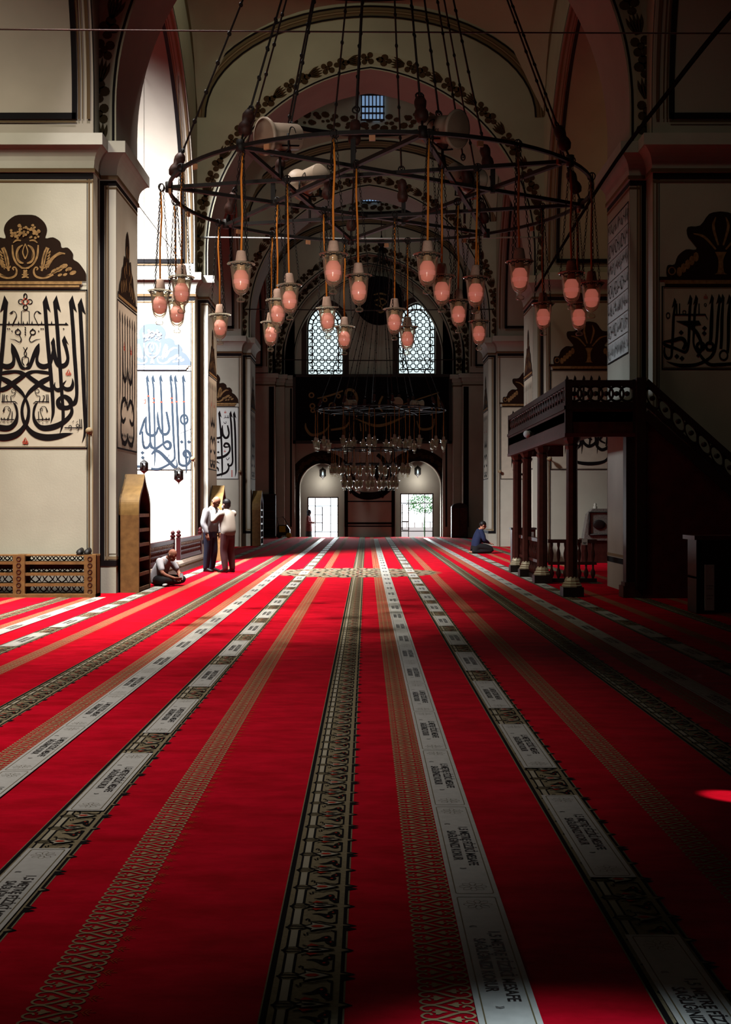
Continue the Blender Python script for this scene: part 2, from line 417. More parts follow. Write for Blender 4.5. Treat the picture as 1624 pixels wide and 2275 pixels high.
# ================================================================== building
LX, RX = -5.89, 6.12                  # pier centre lines
NX = (LX+RX)/2                        # nave axis
AX, AY, BX, BY = 1.17, 1.455, 1.47, 0.995
def cyk(k): return 22.455+12.44*k
ZC = 7.93                             # capital top
def cross(cx, cy, o=0.0):
    ax, ay, bx, by = AX+o, AY+o, BX+o, BY+o
    return [(cx+a, cy+b) for a, b in ((bx,-by),(bx,by),(ax,by),(ax,ay),(-ax,ay),(-ax,by),(-bx,by),(-bx,-by),(-ax,-by),(-ax,-ay),(ax,-ay),(ax,-by))]
CAP = [(7.30,0),(7.30,.035),(7.37,.035),(7.37,.012),(7.43,.02),(7.50,.028),(7.57,.045),(7.63,.075),(7.68,.115),(7.72,.16),(7.73,.18),(7.73,.20),(ZC,.20),(ZC,0)]
def pier(cx, cy, name, side):
    s = 1 if side == 'L' else -1       # direction towards the nave
    mb = MB()
    o0 = cross(cx, cy)
    n = len(o0)
    mb.add([(x, y, 0) for x, y in o0]+[(x, y, ZC) for x, y in o0], [(i, (i+1) % n, (i+1) % n+n, i+n) for i in range(n)], 'plaster')
    vs = []
    for z, o in CAP: vs += [(x, y, z) for x, y in cross(cx, cy, o)]
    for j in range(len(CAP)-1):
        mt = 'paint_brown' if j in (1, 2) else 'stone_cap'
        mb.add([vs[j*n+i] for i in range(n)]+[vs[(j+1)*n+i] for i in range(n)], [(i, (i+1) % n, (i+1) % n+n, i+n) for i in range(n)], mt)
    # painted frame lines on the front of the main block
    yf = cy-AY-.004
    for sg in (-1, 1):
        e = cx+sg*AX
        for a, b, mt in ((.055, .085, 'paint_brown'), (.10, .112, 'paint_black'), (.0, .02, 'paint_tan')):
            xa, xb = sorted((e-sg*a, e-sg*b)); mb.box(xa, xb, yf-.003, yf+.02, 0.0, 7.27, mt)
    mb.box(cx-AX, cx+AX, yf-.004, yf+.02, 7.19, 7.29, 'paint_black')
    mb.box(cx-AX, cx+AX, yf-.004, yf+.02, 7.13, 7.17, 'paint_brown')
    # painted frame round the respond (front return, inner face, back return)
    for sx in (1, -1):
        xr = cx+sx*BX; xi = cx+sx*AX
        def span(a, b):
            return tuple(sorted((xi+sx*(BX-AX)*a, xi+sx*(BX-AX)*b)))
        for yy, dy in ((cy-BY, -1), (cy+BY, 1)):
            ya, yb = sorted((yy+dy*.006, yy-dy*.02))
            for a, b, mt in ((.05, .31, 'paint_black'), (.34, .42, 'paint_brown'), (.45, .56, 'paint_tan'), (.56, .59, 'paint_black')):
                x0, x1 = span(a, b); mb.box(x0, x1, ya, yb, .48, 7.28, mt)
            x0, x1 = span(.59, 1.0); mb.box(x0, x1, ya, yb, .70, 7.14, 'paint_cream')
            x0, x1 = span(.05, 1.0); mb.box(x0, x1, ya-.002, yb+.002, .48, .58, 'paint_black'); mb.box(x0, x1, ya-.002, yb+.002, 7.20, 7.28, 'paint_black')
            x0, x1 = span(.34, 1.0); mb.box(x0, x1, ya-.001, yb+.001, .60, .65, 'paint_tan'); mb.box(x0, x1, ya-.001, yb+.001, 7.13, 7.17, 'paint_brown')
        xa, xb = sorted((xr+sx*.006, xr-sx*.02))
        for z0, z1, mt in ((.48, .58, 'paint_black'), (.60, .65, 'paint_tan'), (7.20, 7.28, 'paint_black'), (7.13, 7.17, 'paint_brown')):
            mb.box(xa, xb, cy-BY, cy+BY, z0, z1, mt)
    return struct(mb.build(name))
def arch_pts(half, z0, rise, n=28):
    # pointed two-centred profile from z0 (stilted start) to apex, returns list of (s, z) from -half to half
    c = (rise*rise-half*half)/(2*half); r = half+c
    a1 = math.acos(c/r)
    left = []
    for i in range(n+1):
        a = a1*i/n
        left.append((-(r*math.cos(a)-c), z0+r*math.sin(a)))
    left[-1] = (0.0, z0+rise)
    return left+[(-s, z) for s, z in reversed(left[:-1])]
ZT = 16.4
def arch_wall(name, axis, c, half, t0, t1, e0, e1, rise, z0=8.6, zs=ZC, face='vault_plaster'):
    """wall with a pointed opening; axis = direction of span; t0..t1 = thickness; e0..e1 = ends along the span"""
    fn = (lambda s, t, z: (s, t, z)) if axis == 'x' else (lambda s, t, z: (t, s, z))
    pts = [(-half, zs)]+arch_pts(half, z0, rise)+[(half, zs)]
    mb = MB()
    for t in (t0, t1):
        for (s0, za), (s1, zb) in zip(pts[1:-2], pts[2:-1]):
            mb.quad(fn(c+s0, t, za), fn(c+s1, t, zb), fn(c+s1, t, ZT), fn(c+s0, t, ZT), face)
        mb.quad(fn(e0, t, zs), fn(c-half, t, zs), fn(c-half, t, ZT), fn(e0, t, ZT), face)
        mb.quad(fn(c+half, t, zs), fn(e1, t, zs), fn(e1, t, ZT), fn(c+half, t, ZT), face)
    vs = []
    for s, z in pts: vs += [fn(c+s, t0, z), fn(c+s, t1, z)]
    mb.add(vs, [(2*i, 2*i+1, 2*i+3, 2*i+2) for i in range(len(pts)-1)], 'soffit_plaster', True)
    # dark painted arrises
    for t, d in ((t0, -1), (t1, 1)):
        tt = t+d*.006*(1 if t1 > t0 else -1)
        mb.stroke([(s*(half+.05)/half, z+(.05 if abs(s) < half*.99 else 0), .045) for s, z in pts], lambda a, b: fn(c+a, tt, b), 'paint_black', sub=1)
    # frame painted along the soffit
    w = t1-t0
    sp = [(s*(1-.006), z-.006) for s, z in pts]
    for a, b, mt in ((.02, .045, 'paint_brown'), (.072, .08, 'paint_brown'), (.096, .108, 'paint_brown'), (.115, .155, 'paint_black')):
        for u0, u1 in ((a, b), (1-b, 1-a)):
            if abs(w) < 2.2: continue
            vs = []
            for s, z in sp:
                if z < 8.22: z = 8.22
                vs += [fn(c+s, t0+w*u0, z), fn(c+s, t0+w*u1, z)]
            mb.add(vs, [(2*i, 2*i+1, 2*i+3, 2*i+2) for i in range(len(sp)-1)], mt, True)
    if abs(w) > 2.2:
        for sg in (-1, 1):
            s = sg*half*.994
            for z0_, z1_, mt in ((8.22, 8.33, 'paint_black'), (8.16, 8.19, 'paint_brown')):
                mb.quad(fn(c+s, t0+w*.125, z0_), fn(c+s, t0+w*.875, z0_), fn(c+s, t0+w*.875, z1_), fn(c+s, t0+w*.125, z1_), mt)
    return struct(mb.build(name))
def garland(name, c, half, y, rise, parent, z0=8.6):
    mb = MB(); pts = [(-half, ZC+.05)]+arch_pts(half, z0, rise, 60)+[(half, ZC+.05)]
    off = .30
    # resample by length
    L = [0]
    for a, b in zip(pts[:-1], pts[1:]): L.append(L[-1]+math.hypot(b[0]-a[0], b[1]-a[1]))
    def at(l):
        for i in range(len(L)-1):
            if L[i+1] >= l or i == len(L)-2:
                t = (l-L[i])/(L[i+1]-L[i] or 1); a, b = pts[i], pts[i+1]
                tx, tz = b[0]-a[0], b[1]-a[1]; n = math.hypot(tx, tz)
                tx, tz = tx/n, tz/n
                return a[0]+(b[0]-a[0])*t, a[1]+(b[1]-a[1])*t, tx, tz
    fn = lambda a, b: (a, y-.008, b)
    fn2 = lambda a, b: (a, y-.005, b)
    band = []
    n = int(L[-1]/.2)
    for i in range(n+1):
        px, pz, tx, tz = at(L[-1]*i/n); band.append((c+px-tz*off, pz+tx*off, .34))
    mb.stroke(band, fn2, 'paint_tan_light', sub=1)
    step = .36; k = 0; l = .15
    while l < L[-1]-.1:
        px, pz, tx, tz = at(l); ox, oz = c+px-tz*off, pz+tx*off
        if L[-1]/2 < l: d = -1
        else: d = 1
        def loc(u, v): u, v = u*1.15, v*1.12; return (ox+tx*u*d-tz*v, oz+tz*u*d+tx*v)
        if k % 3 == 0:
            for v in (-.11, -.055, 0, .055, .11):
                a = loc(-.17, v*.35); b = loc(.19-abs(v)*.6, v*1.15); m_ = loc(0, v*.9)
                mb.stroke([(a[0], a[1], .02), (m_[0], m_[1], .075), (b[0], b[1], .008)], fn, 'leaf_paint', sub=3)
        elif k % 3 == 1:
            for u, v, r in ((-.1, -.07, .08), (-.1, .07, .08), (.06, -.08, .085), (.06, .08, .085), (-.02, 0, .07)):
                cc = loc(u, v)
                mb.flat([(cc[0]+r*math.cos(q*PI/5), cc[1]+r*math.sin(q*PI/5)) for q in range(10)], fn, 'leaf_paint')
        else:
            for u, v, r in ((-.12, 0, .075), (0, -.075, .09), (0, .075, .09), (.1, 0, .085), (.17, 0, .04)):
                cc = loc(u, v)
                mb.flat([(cc[0]+r*1.15*math.cos(q*PI/5), cc[1]+r*math.sin(q*PI/5)) for q in range(10)], fn, 'leaf_paint')
        k += 1; l += step
    return struct(mb.build(name, parent, local=True))
mat('paint_tan_light', (0.52, 0.46, 0.33), 0.85)
names = {-1: 'foremost', 0: 'first', 1: 'second', 2: 'third'}
for k in (-1, 0, 1, 2):
    pier(LX, cyk(k), 'pillar_left', 'L'); pier(RX, cyk(k), 'pillar_right', 'R')
for k in (-1, 0, 1, 2):
    y = cyk(k)
    w = arch_wall('wall_arch_transverse', 'x', NX, RX-LX-2*BX and (RX-LX)/2-BX, y-BY, y+BY, LX, RX, 5.12)
    if k >= 0: garland('arch_garland', NX, (RX-LX)/2-BX, y-BY, 5.12, w)
for k in (-1, 0, 1, 2):
    yc = (cyk(k)+cyk(k+1))/2
    for cx in (LX, RX):
        arch_wall('wall_arch_longitudinal', 'y', yc, 6.22-AY, cx-AX, cx+AX, cyk(k), cyk(k+1), 5.25)
# pendentives, drums and domes over the nave
def dome_bay(yc, hy, name):
    hx = (RX-LX)/2-AX
    mb = MB(); N = 64; vs = []; M = 10
    for j in range(M+1):
        for i in range(N):
            a = 2*PI*i/N; ca, sa = math.cos(a), math.sin(a)
            s = 1/max(abs(ca), abs(sa)); r = s+(1-s)*j/M
            u, v = ca*r, sa*r
            vs.append((NX+hx*u, yc+hy*v, 12.5+3.1*math.sqrt(max(0, 2-u*u-v*v))))
    mb.add(vs, [(j*N+i, j*N+(i+1) % N, (j+1)*N+(i+1) % N, (j+1)*N+i) for j in range(M) for i in range(N)], 'vault_plaster', True)
    vs = []; prof = [(1.0, 15.6), (.985, 15.6), (.985, 15.75), (1.0, 15.75), (1.0, 17.6)]+[(math.cos(t*PI/2/10), 17.6+4.2*math.sin(t*PI/2/10)) for t in range(11)]
    for r, z in prof:
        for i in range(N): vs.append((NX+hx*r*math.cos(2*PI*i/N), yc+hy*r*math.sin(2*PI*i/N), z))
    for j in range(len(prof)-1):
        mb.add([vs[j*N+i] for i in range(N)]+[vs[(j+1)*N+i] for i in range(N)], [(i, (i+1) % N, (i+1) % N+N, i+N) for i in range(N)], 'paint_black' if j < 3 else 'vault_plaster', j > 3)
    # painted frieze on the drum
    for i in range(40):
        a = 2*PI*i/40
        for q in range(7):
            aa = a+(q-3)*.02; zz = 16.12+.22*math.sin(q*1.7+i)
            r = .992; r0 = .09+.05*math.sin(q*3)
            cx_, cy_ = NX+hx*r*math.cos(aa), yc+hy*r*math.sin(aa)
            t = Vector((-hx*math.sin(aa), hy*math.cos(aa), 0)).normalized()
            mb.add([Vector((cx_, cy_, zz))+t*(r0*1.4*math.cos(w*PI/4))+Vector((0, 0, r0*math.sin(w*PI/4))) for w in range(8)], [tuple(range(8))], 'leaf_paint')
    # intersection mouldings on the walls
    for ww, o_, mt in ((.36, .006, 'band_brown'), (.10, .010, 'paint_brown'), (.03, .014, 'paint_tan')):
        us = [math.sin(PI/2*(i/16-1)) for i in range(33)]
        for sg in (-1, 1):
            mb.stroke([(NX+hx*u*.985, 12.38+2.95*math.sqrt(max(0, 1-u*u)), ww) for u in us], lambda a, b: (a, yc+sg*(hy-o_), b), mt, sub=1)
            mb.stroke([(yc+hy*u*.985, 12.38+2.95*math.sqrt(max(0, 1-u*u)), ww) for u in us], lambda a, b: (NX+sg*(hx-o_), a, b), mt, sub=1)
        if ww == .36:
            for sg in (-1, 1):
                for e in (.16, -.16):
                    mb.stroke([(NX+hx*u*.985*(1+e*.2), 12.38+2.95*math.sqrt(max(0, 1-u*u))*(1+e*.3), .05) for u in us], lambda a, b: (a, yc+sg*(hy-.012), b), 'paint_black', sub=1)
    o = struct(mb.build(name))
    # barred drum windows
    for sg in (1, -1):
        w = MB(); yy = yc+sg*(hy*.985)
        w.box(NX+.12-.42, NX+.12+.42, yy-.05, yy+.02, 16.2, 17.15, 'drum_pane')
        for i in range(7):
            x = NX+.12-.42+.14*i; w.box(x-.022, x+.022, yy-.11, yy-.05, 16.2, 17.15, 'iron')
        for z in (16.2, 16.45, 16.7, 17.15): w.box(NX+.12-.46, NX+.12+.46, yy-.13, yy-.04, z-.025, z+.025, 'iron')
        struct(w.build('window_dome', o, local=True))
for k in (-1, 0, 1): dome_bay((cyk(k)+cyk(k+1))/2, 6.22-BY, 'ceiling_dome')
YB0 = cyk(2)+BY
dome_bay((YB0+58.8)/2, (58.8-YB0)/2, 'ceiling_dome')
# bay behind the camera
mb = MB(); mb.box(-8, 8.3, -3, cyk(-1)-BY, 13.2, 13.4, 'vault_plaster'); struct(mb.build('ceiling_entrance'))
# aisle ceilings with the glazed dome opening modelled as a rim
mb = MB(); mb.box(-18, LX-AX, -3, 60, 15.9, 16.1, 'vault_plaster'); struct(mb.build('ceiling_aisle_left'))
mb = MB(); mb.box(RX+AX, 18, -3, 60, 15.9, 16.1, 'vault_plaster'); struct(mb.build('ceiling_aisle_right'))
mb = MB(); mb.box(-18.4, 18.4, -3.2, 61.4, 23.0, 23.2, 'plaster'); struct(mb.build('roof'))
mb = MB(); mb.box(-18.3, -18, -3, 61.2, -.5, 23, 'plaster'); struct(mb.build('wall_left'))
mb = MB(); mb.box(18, 18.3, -3, 61.2, -.5, 23, 'plaster'); struct(mb.build('wall_right'))
mb = MB(); mb.box(-18.3, 18.3, -3.3, -3, -.5, 23, 'plaster'); struct(mb.build('wall_front'))
mb = MB(); mb.box(-18.3, 18.3, -3.2, 61.0, -.5, -.32, 'stone_cap'); struct(mb.build('floor'))
# end wall with two arched garden niches and two lattice windows
def niche_top(x, c, half, z0, rise):
    t = abs(x-c)
    if t >= half: return None
    cc = (rise*rise-half*half)/(2*half); r = half+cc
    return z0+math.sqrt(max(0, r*r-(t+cc)**2))
NI = [(-2.19, 1.10, 2.42, 1.22), (2.55, 1.13, 2.50, 1.26)]
WI = [(-2.035, .90, 10.35, 1.15, 7.99), (2.49, .93, 10.45, 1.15, 8.05)]
mb = MB()
xs = sorted(set([-18, -4.75, 4.98, 18]+[round(c+h*math.cos(PI*i/24), 4) for c, h, *_ in NI for i in range(25)]+[round(c+h*math.cos(PI*i/24), 4) for c, h, *_ in WI for i in range(25)]))
for xa, xb in zip(xs[:-1], xs[1:]):
    xm = (xa+xb)/2
    lo = [(-.5, -.5)]; segs = []
    na = nb = None
    for c, h, z0, r in NI:
        if c-h < xm < c+h: na, nb = (niche_top(max(c-h, xa), c, h+1e-5, z0, r), niche_top(min(c+h, xb), c, h+1e-5, z0, r))
    base = (na, nb) if na else (-.5, -.5)
    wt = None
    for c, h, z0, r, zb in WI:
        if c-h < xm < c+h: wt = (niche_top(xa, c, h+1e-5, z0, r), niche_top(xb, c, h+1e-5, z0, r), zb)
    parts = [(base, (wt[2], wt[2])), ((wt[0], wt[1]), (23, 23))] if wt else [(base, (23, 23))]
    for (l0, l1), (h0, h1) in parts:
        for y in (60.0, 61.0): mb.quad((xa, y, l0), (xb, y, l1), (xb, y, h1), (xa, y, h0), 'plaster')
        mb.quad((xa, 60, l0), (xb, 60, l1), (xb, 61, l1), (xa, 61, l0), 'plaster')
        mb.quad((xa, 60, h0), (xb, 60, h1), (xb, 61, h1), (xa, 61, h0), 'plaster')
for c, h, z0, r in NI:
    for s in (-1, 1): mb.quad((c+s*h, 60, -.5), (c+s*h, 61, -.5), (c+s*h, 61, z0), (c+s*h, 60, z0), 'plaster')
for c, h, z0, r, zb in WI:
    for s in (-1, 1): mb.quad((c+s*h, 60, zb), (c+s*h, 61, zb), (c+s*h, 61, z0), (c+s*h, 60, z0), 'plaster')
# thin outer leaf with rectangular garden windows
GW = [(-2.96, -1.40, 1.98), (1.70, 3.37, 2.16)]
x0 = -18
for a, b, t in GW:
    mb.box(x0, a, 61.0, 61.2, -.5, 7, 'plaster'); mb.box(a, b, 61.0, 61.2, t, 7, 'plaster'); x0 = b
mb.box(x0, 18, 61.0, 61.2, -.5, 7, 'plaster')
mb.box(-18, 18, 61.0, 61.2, 12.4, 23, 'plaster')
# stepped responds
for xa, xb, y in ((LX-2, LX+BX, 58.8), (LX, -4.0, 59.3), (LX, -3.52, 59.7), (RX-BX, RX+2, 58.8), (4.23, RX, 59.3), (3.75, RX, 59.7)):
    mb.box(xa, xb, y, 60.01, 0, 14, 'plaster')
    for z, o in ((7.35, .03), (7.55, .05), (7.72, .16)):
        mb.box(xa-o, xb+o, y-o, 60.02, z, z+(.06 if z < 7.5 else .17 if z < 7.7 else .21), 'stone_cap' if z > 7.4 else 'paint_brown')
for xa, xb, y in ((-4.72, -4.47, 58.79), (4.70, 4.95, 58.79)):
    mb.box(xa, xb, y, 59, .5, 7.3, 'paint_black')
for xa, xb in ((-3.75, -3.66), (3.88, 3.97)): mb.box(xa, xb, 59.69, 59.8, .5, 7.3, 'paint_black')
struct(mb.build('wall_back'))
w = arch_wall('wall_arch_blind', 'x', NX, 4.12, 59.3, 60.0, LX, RX, 4.7); garland('arch_garland', NX, 4.12, 59.3, 4.7, w)
w = arch_wall('wall_arch_blind', 'x', NX, 4.535, 58.8, 59.3, LX, RX, 5.12); garland('arch_garland', NX, 4.535, 58.8, 5.12, w)
w = arch_wall('wall_arch_blind', 'x', NX, 3.64, 59.7, 60.01, LX, RX, 4.25)
# painted outlines on the end wall
mb = MB()
fw = lambda a, b: (a, 59.985, b)
for c, h, z0, r in NI:
    pts = [(c-h-.10, 0, .16), (c-h-.10, z0, .16)]+[(c+s*(h+.10)/h, z+.10, .16) for s, z in arch_pts(h, z0, r, 14)[1:-1]]+[(c+h+.10, z0, .16), (c+h+.10, 0, .16)]
    mb.stroke(pts, fw, 'paint_black', sub=1)
    pts = [(c-h-.30, z0-.3, .05)]+[(c+s*(h+.36)/h, z+.30, .40+.25*(1-abs(s)/h)) for s, z in arch_pts(h, z0, r, 14)[1:-1]]+[(c+h+.30, z0-.3, .05)]
    mb.stroke(pts, lambda a, b: (a, 59.988, b), 'scroll_dark', sub=1)
    for i in range(26):
        t = PI*(i+.5)/26; q = .32+.06*math.sin(i*2.1)
        x, z = c-math.cos(t)*(h+q), z0-.1+math.sin(t)*(r+q+.05)
        mb.flat([(x+.13*math.cos(k*PI/4+i), z+.10*math.sin(k*PI/4+i)) for k in range(8)], lambda a, b: (a, 59.982, b), 'leaf_paint')
for c, h, z0, r, zb in WI:
    pts = [(c-h-.14, zb-.3, .26), (c-h-.14, z0, .26)]+[(c+s*(h+.14)/h, z+.14, .26) for s, z in arch_pts(h, z0, r, 14)[1:-1]]+[(c+h+.14, z0, .26), (c+h+.14, zb-.3, .26)]
    mb.stroke(pts, fw, 'window_frame', sub=1)
# central panel below the board
for x0, x1, z0, z1 in ((-.98, 1.30, .62, .72), (-.98, 1.30, 1.72, 1.78), (-.98, -.92, .7, 4.5), (1.24, 1.30, .7, 4.5), (-1.08, -1.03, .5, 4.5), (1.35, 1.40, .5, 4.5), (-1.08, 1.40, .5, .56)):
    mb.flat([(x0, z0), (x1, z0), (x1, z1), (x0, z1)], fw, 'paint_black')
struct(mb.build('trim_back'))
# niche floors
mb = MB()
for c, h, z0, r in NI: mb.box(c-h, c+h, 59.9, 61.2, -.5, -.28, 'stone_cap')
struct(mb.build('floor_niche'))
# lattice windows
def lattice(c, h, z0, rise, zb, name):
    root = struct(MB_empty(name))
    y = 60.35
    pn = MB()
    out = [(c-h, zb), (c+h, zb), (c+h, z0)]+[(c+s, z) for s, z in reversed(arch_pts(h, z0, rise, 16)[1:-1])]+[(c-h, z0)]
    pn.prism(out, lambda a, b, d: (a, d, b), y+.03, y+.06, 'day_pane')
    pn.build('window_pane', root)
    fr = MB()
    fn = lambda a, b: (a, y, b)
    def ring(sc, w, yo=0.0):
        hh = h*sc
        pts = [(c-hh, zb+(h-hh), w), (c-hh, z0, w)]+[(c+s*sc, z0+(z-z0)*sc, w) for s, z in arch_pts(h, z0, rise, 14)[1:-1]]+[(c+hh, z0, w), (c+hh, zb+(h-hh), w)]
        pts.append((c-hh, zb+(h-hh), w))
        fr.stroke(pts, lambda a, b: (a, y-yo, b), 'iron', sub=1)
        for p, q in zip(pts[:-1], pts[1:]): fr.bar(fn(p[0], p[1]), fn(q[0], q[1]), .05, w*.9, 'iron')
    ring(.98, .10); ring(.73, .055)
    # border cells
    for i in range(8):
        z = zb+.12+i*.40
        if z > z0: break
        for s in (-1, 1): fr.bar(fn(c+s*h*.73, z+.12), fn(c+s*h*.98, z+.12), .05, .055, 'iron')
    for s, z in arch_pts(h, z0, rise, 6)[1:-1]:
        fr.bar(fn(c+s*.73, z0+(z-z0)*.73), fn(c+s*.98, z0+(z-z0)*.98), .05, .05, 'iron')
    for x in (-.45, .45): fr.bar(fn(c+x*h, zb+.02), fn(c+x*h, zb+.27*h), .05, .055, 'iron')
    fr.build('window_frame', root)
    la = MB(); st = h*.73*2/8
    inner = h*.73
    for i in range(-5, 6):
        for j in range(0, 30):
            if (i+j) % 2: continue
            x, z = c+i*st, zb+.27*h+j*st
            t = niche_top(x, c, inner+.02, z0, rise*.73)
            if t is None or z > t-.02: continue
            la.torus((x, y, z), st*.74, .020, 'iron', 14, 4, (1, 0, 0), (0, 0, 1))
    la.build('window_lattice', root)
def MB_empty(name, loc=(0, 0, 0)): return empty(name, loc)
lattice(*WI[0][:4], WI[0][4], 'window_1'); lattice(*WI[1][:4], WI[1][4], 'window_2')
# garden windows
def garden_window(a, b, t, name, leaf):
    root = struct(empty(name, (0, 0, 0))); y = 61.1; zb = -.28
    fr = MB()
    fr.box(a, a+.06, y-.06, y+.06, zb, t, 'window_frame'); fr.box(b-.06, b, y-.06, y+.06, zb, t, 'window_frame')
    fr.box(a, b, y-.06, y+.06, t-.06, t, 'window_frame'); fr.box(a, b, y-.06, y+.06, zb, zb+.06, 'window_frame')
    w = b-a; H = t-zb
    for u in (.25, .74): fr.box(a+w*u-.02, a+w*u+.02, y-.03, y+.03, zb, t, 'window_frame')
    for v in (.22, .80): fr.box(a, b, y-.03, y+.03, zb+H*v-.02, zb+H*v+.02, 'window_frame')
    for v in (.41, .60):
        fr.box(a, a+w*.25, y-.025, y+.025, zb+H*v-.015, zb+H*v+.015, 'window_frame'); fr.box(a+w*.74, b, y-.025, y+.025, zb+H*v-.015, zb+H*v+.015, 'window_frame')
    fr.build('window_frame', root)
    # casement leaf
    cs = MB(); u0, u1 = leaf
    x0, x1 = a+w*u0, a+w*u1; z0, z1 = zb+H*.24, zb+H*.78
    for x in (x0, x1): cs.box(x-.025, x+.025, y-.09, y-.03, z0, z1, 'window_frame')
    for v in (0, .34, .67, 1): cs.box(x0, x1, y-.09, y-.03, z0+(z1-z0)*v-.018, z0+(z1-z0)*v+.018, 'window_frame')
    cs.build('casement', root)
    gp = MB(); gp.quad((a, y+.01, zb), (b, y+.01, zb), (b, y+.01, t), (a, y+.01, t), 'window_glass'); gp.build('window_pane', root)
garden_window(*GW[0], 'window_3', (.25, .48)); garden_window(*GW[1], 'window_4', (.06, .25))
# garden beyond the end wall
mb = MB(); mb.box(-14, 14, 61.2, 76, -.6, -.5, 'garden_pale'); struct(mb.build('ground_garden'))
mb = MB(); mb.box(.5, 9, 73, 73.3, -.5, .25, 'garden_red')
for i in range(18): mb.box(.5+i*.47, .5+i*.47+.10, 73, 73.1, .25, .55, 'garden_red')
struct(mb.build('wall_garden'))
bu = thing('garden_bush', (3.2, 66.5, -.5), 'green leafy bush outside the right garden window', 'bush')
mb = MB()
for i in range(1000):
    a, b = rng.uniform(0, 2*PI), rng.uniform(-1, 1); r = rng.uniform(.55, 1.0)
    c = Vector((3.1+.95*r*math.sqrt(1-b*b)*math.cos(a), 66.5+.6*r*math.sqrt(1-b*b)*math.sin(a), 1.65+.62*r*b))
    d = Vector(rng.normal(size=3)).normalized(); e = d.orthogonal().normalized(); g = d.cross(e)
    mb.add([c-e*.06, c+g*.03, c+e*.06, c-g*.03], [(0, 1, 2, 3)], 'leaf_green')
mb.build('foliage', bu)
mb = MB(); mb.tube([(3.2, 66.5, -.5), (3.15, 66.5, .5), (3.2, 66.5, 1.4)], [.03, .025, .02], 'leaf_green'); mb.build('trunk', bu)
# ================================================================== carpet
carpet = thing('carpet', (0, 0, 0), 'wall-to-wall red prayer carpet with patterned stripes running to the end wall', 'carpet')
mb = MB(); mb.box(-17.9, 17.9, -2.9, 59.86, -.05, 0.0, 'carpet_red')
mb.box(-17.9, -4.0, 59.86, 59.99, -.32, 0.0, 'carpet_red')
ca = mb.build('pile', carpet)
def tiled(tile, n, pitch, y0, x0):
    """repeat a small ornament (an MB) along the room inside one mesh"""
    out = MB(); v = np.array(tile.v); f = tile.f; nv = len(v)
    ys = [y0+i*pitch for i in range(n)]
    xa, xb = x0+v[:, 0].min(), x0+v[:, 0].max()
    def under(y): return any(abs(y-cyk(k)) < AY+.1 and xb > c-BX and xa < c+BX for k in (-1, 0, 1, 2) for c in (LX, RX))
    ys = [y for y in ys if not under(y)]; n = len(ys)
    allv = np.concatenate([v+np.array([x0, y, 0]) for y in ys])
    me_v = allv.tolist(); fs = []; mi = []
    for i in range(n):
        o = i*nv; fs += [tuple(q+o for q in ff) for ff in f]
    out.v = me_v; out.f = fs; out.mats = tile.mats; out.mi = tile.mi*n; out.sm = [False]*len(fs)
    return out
Y0, Y1 = 2.6, 59.8
W = .255
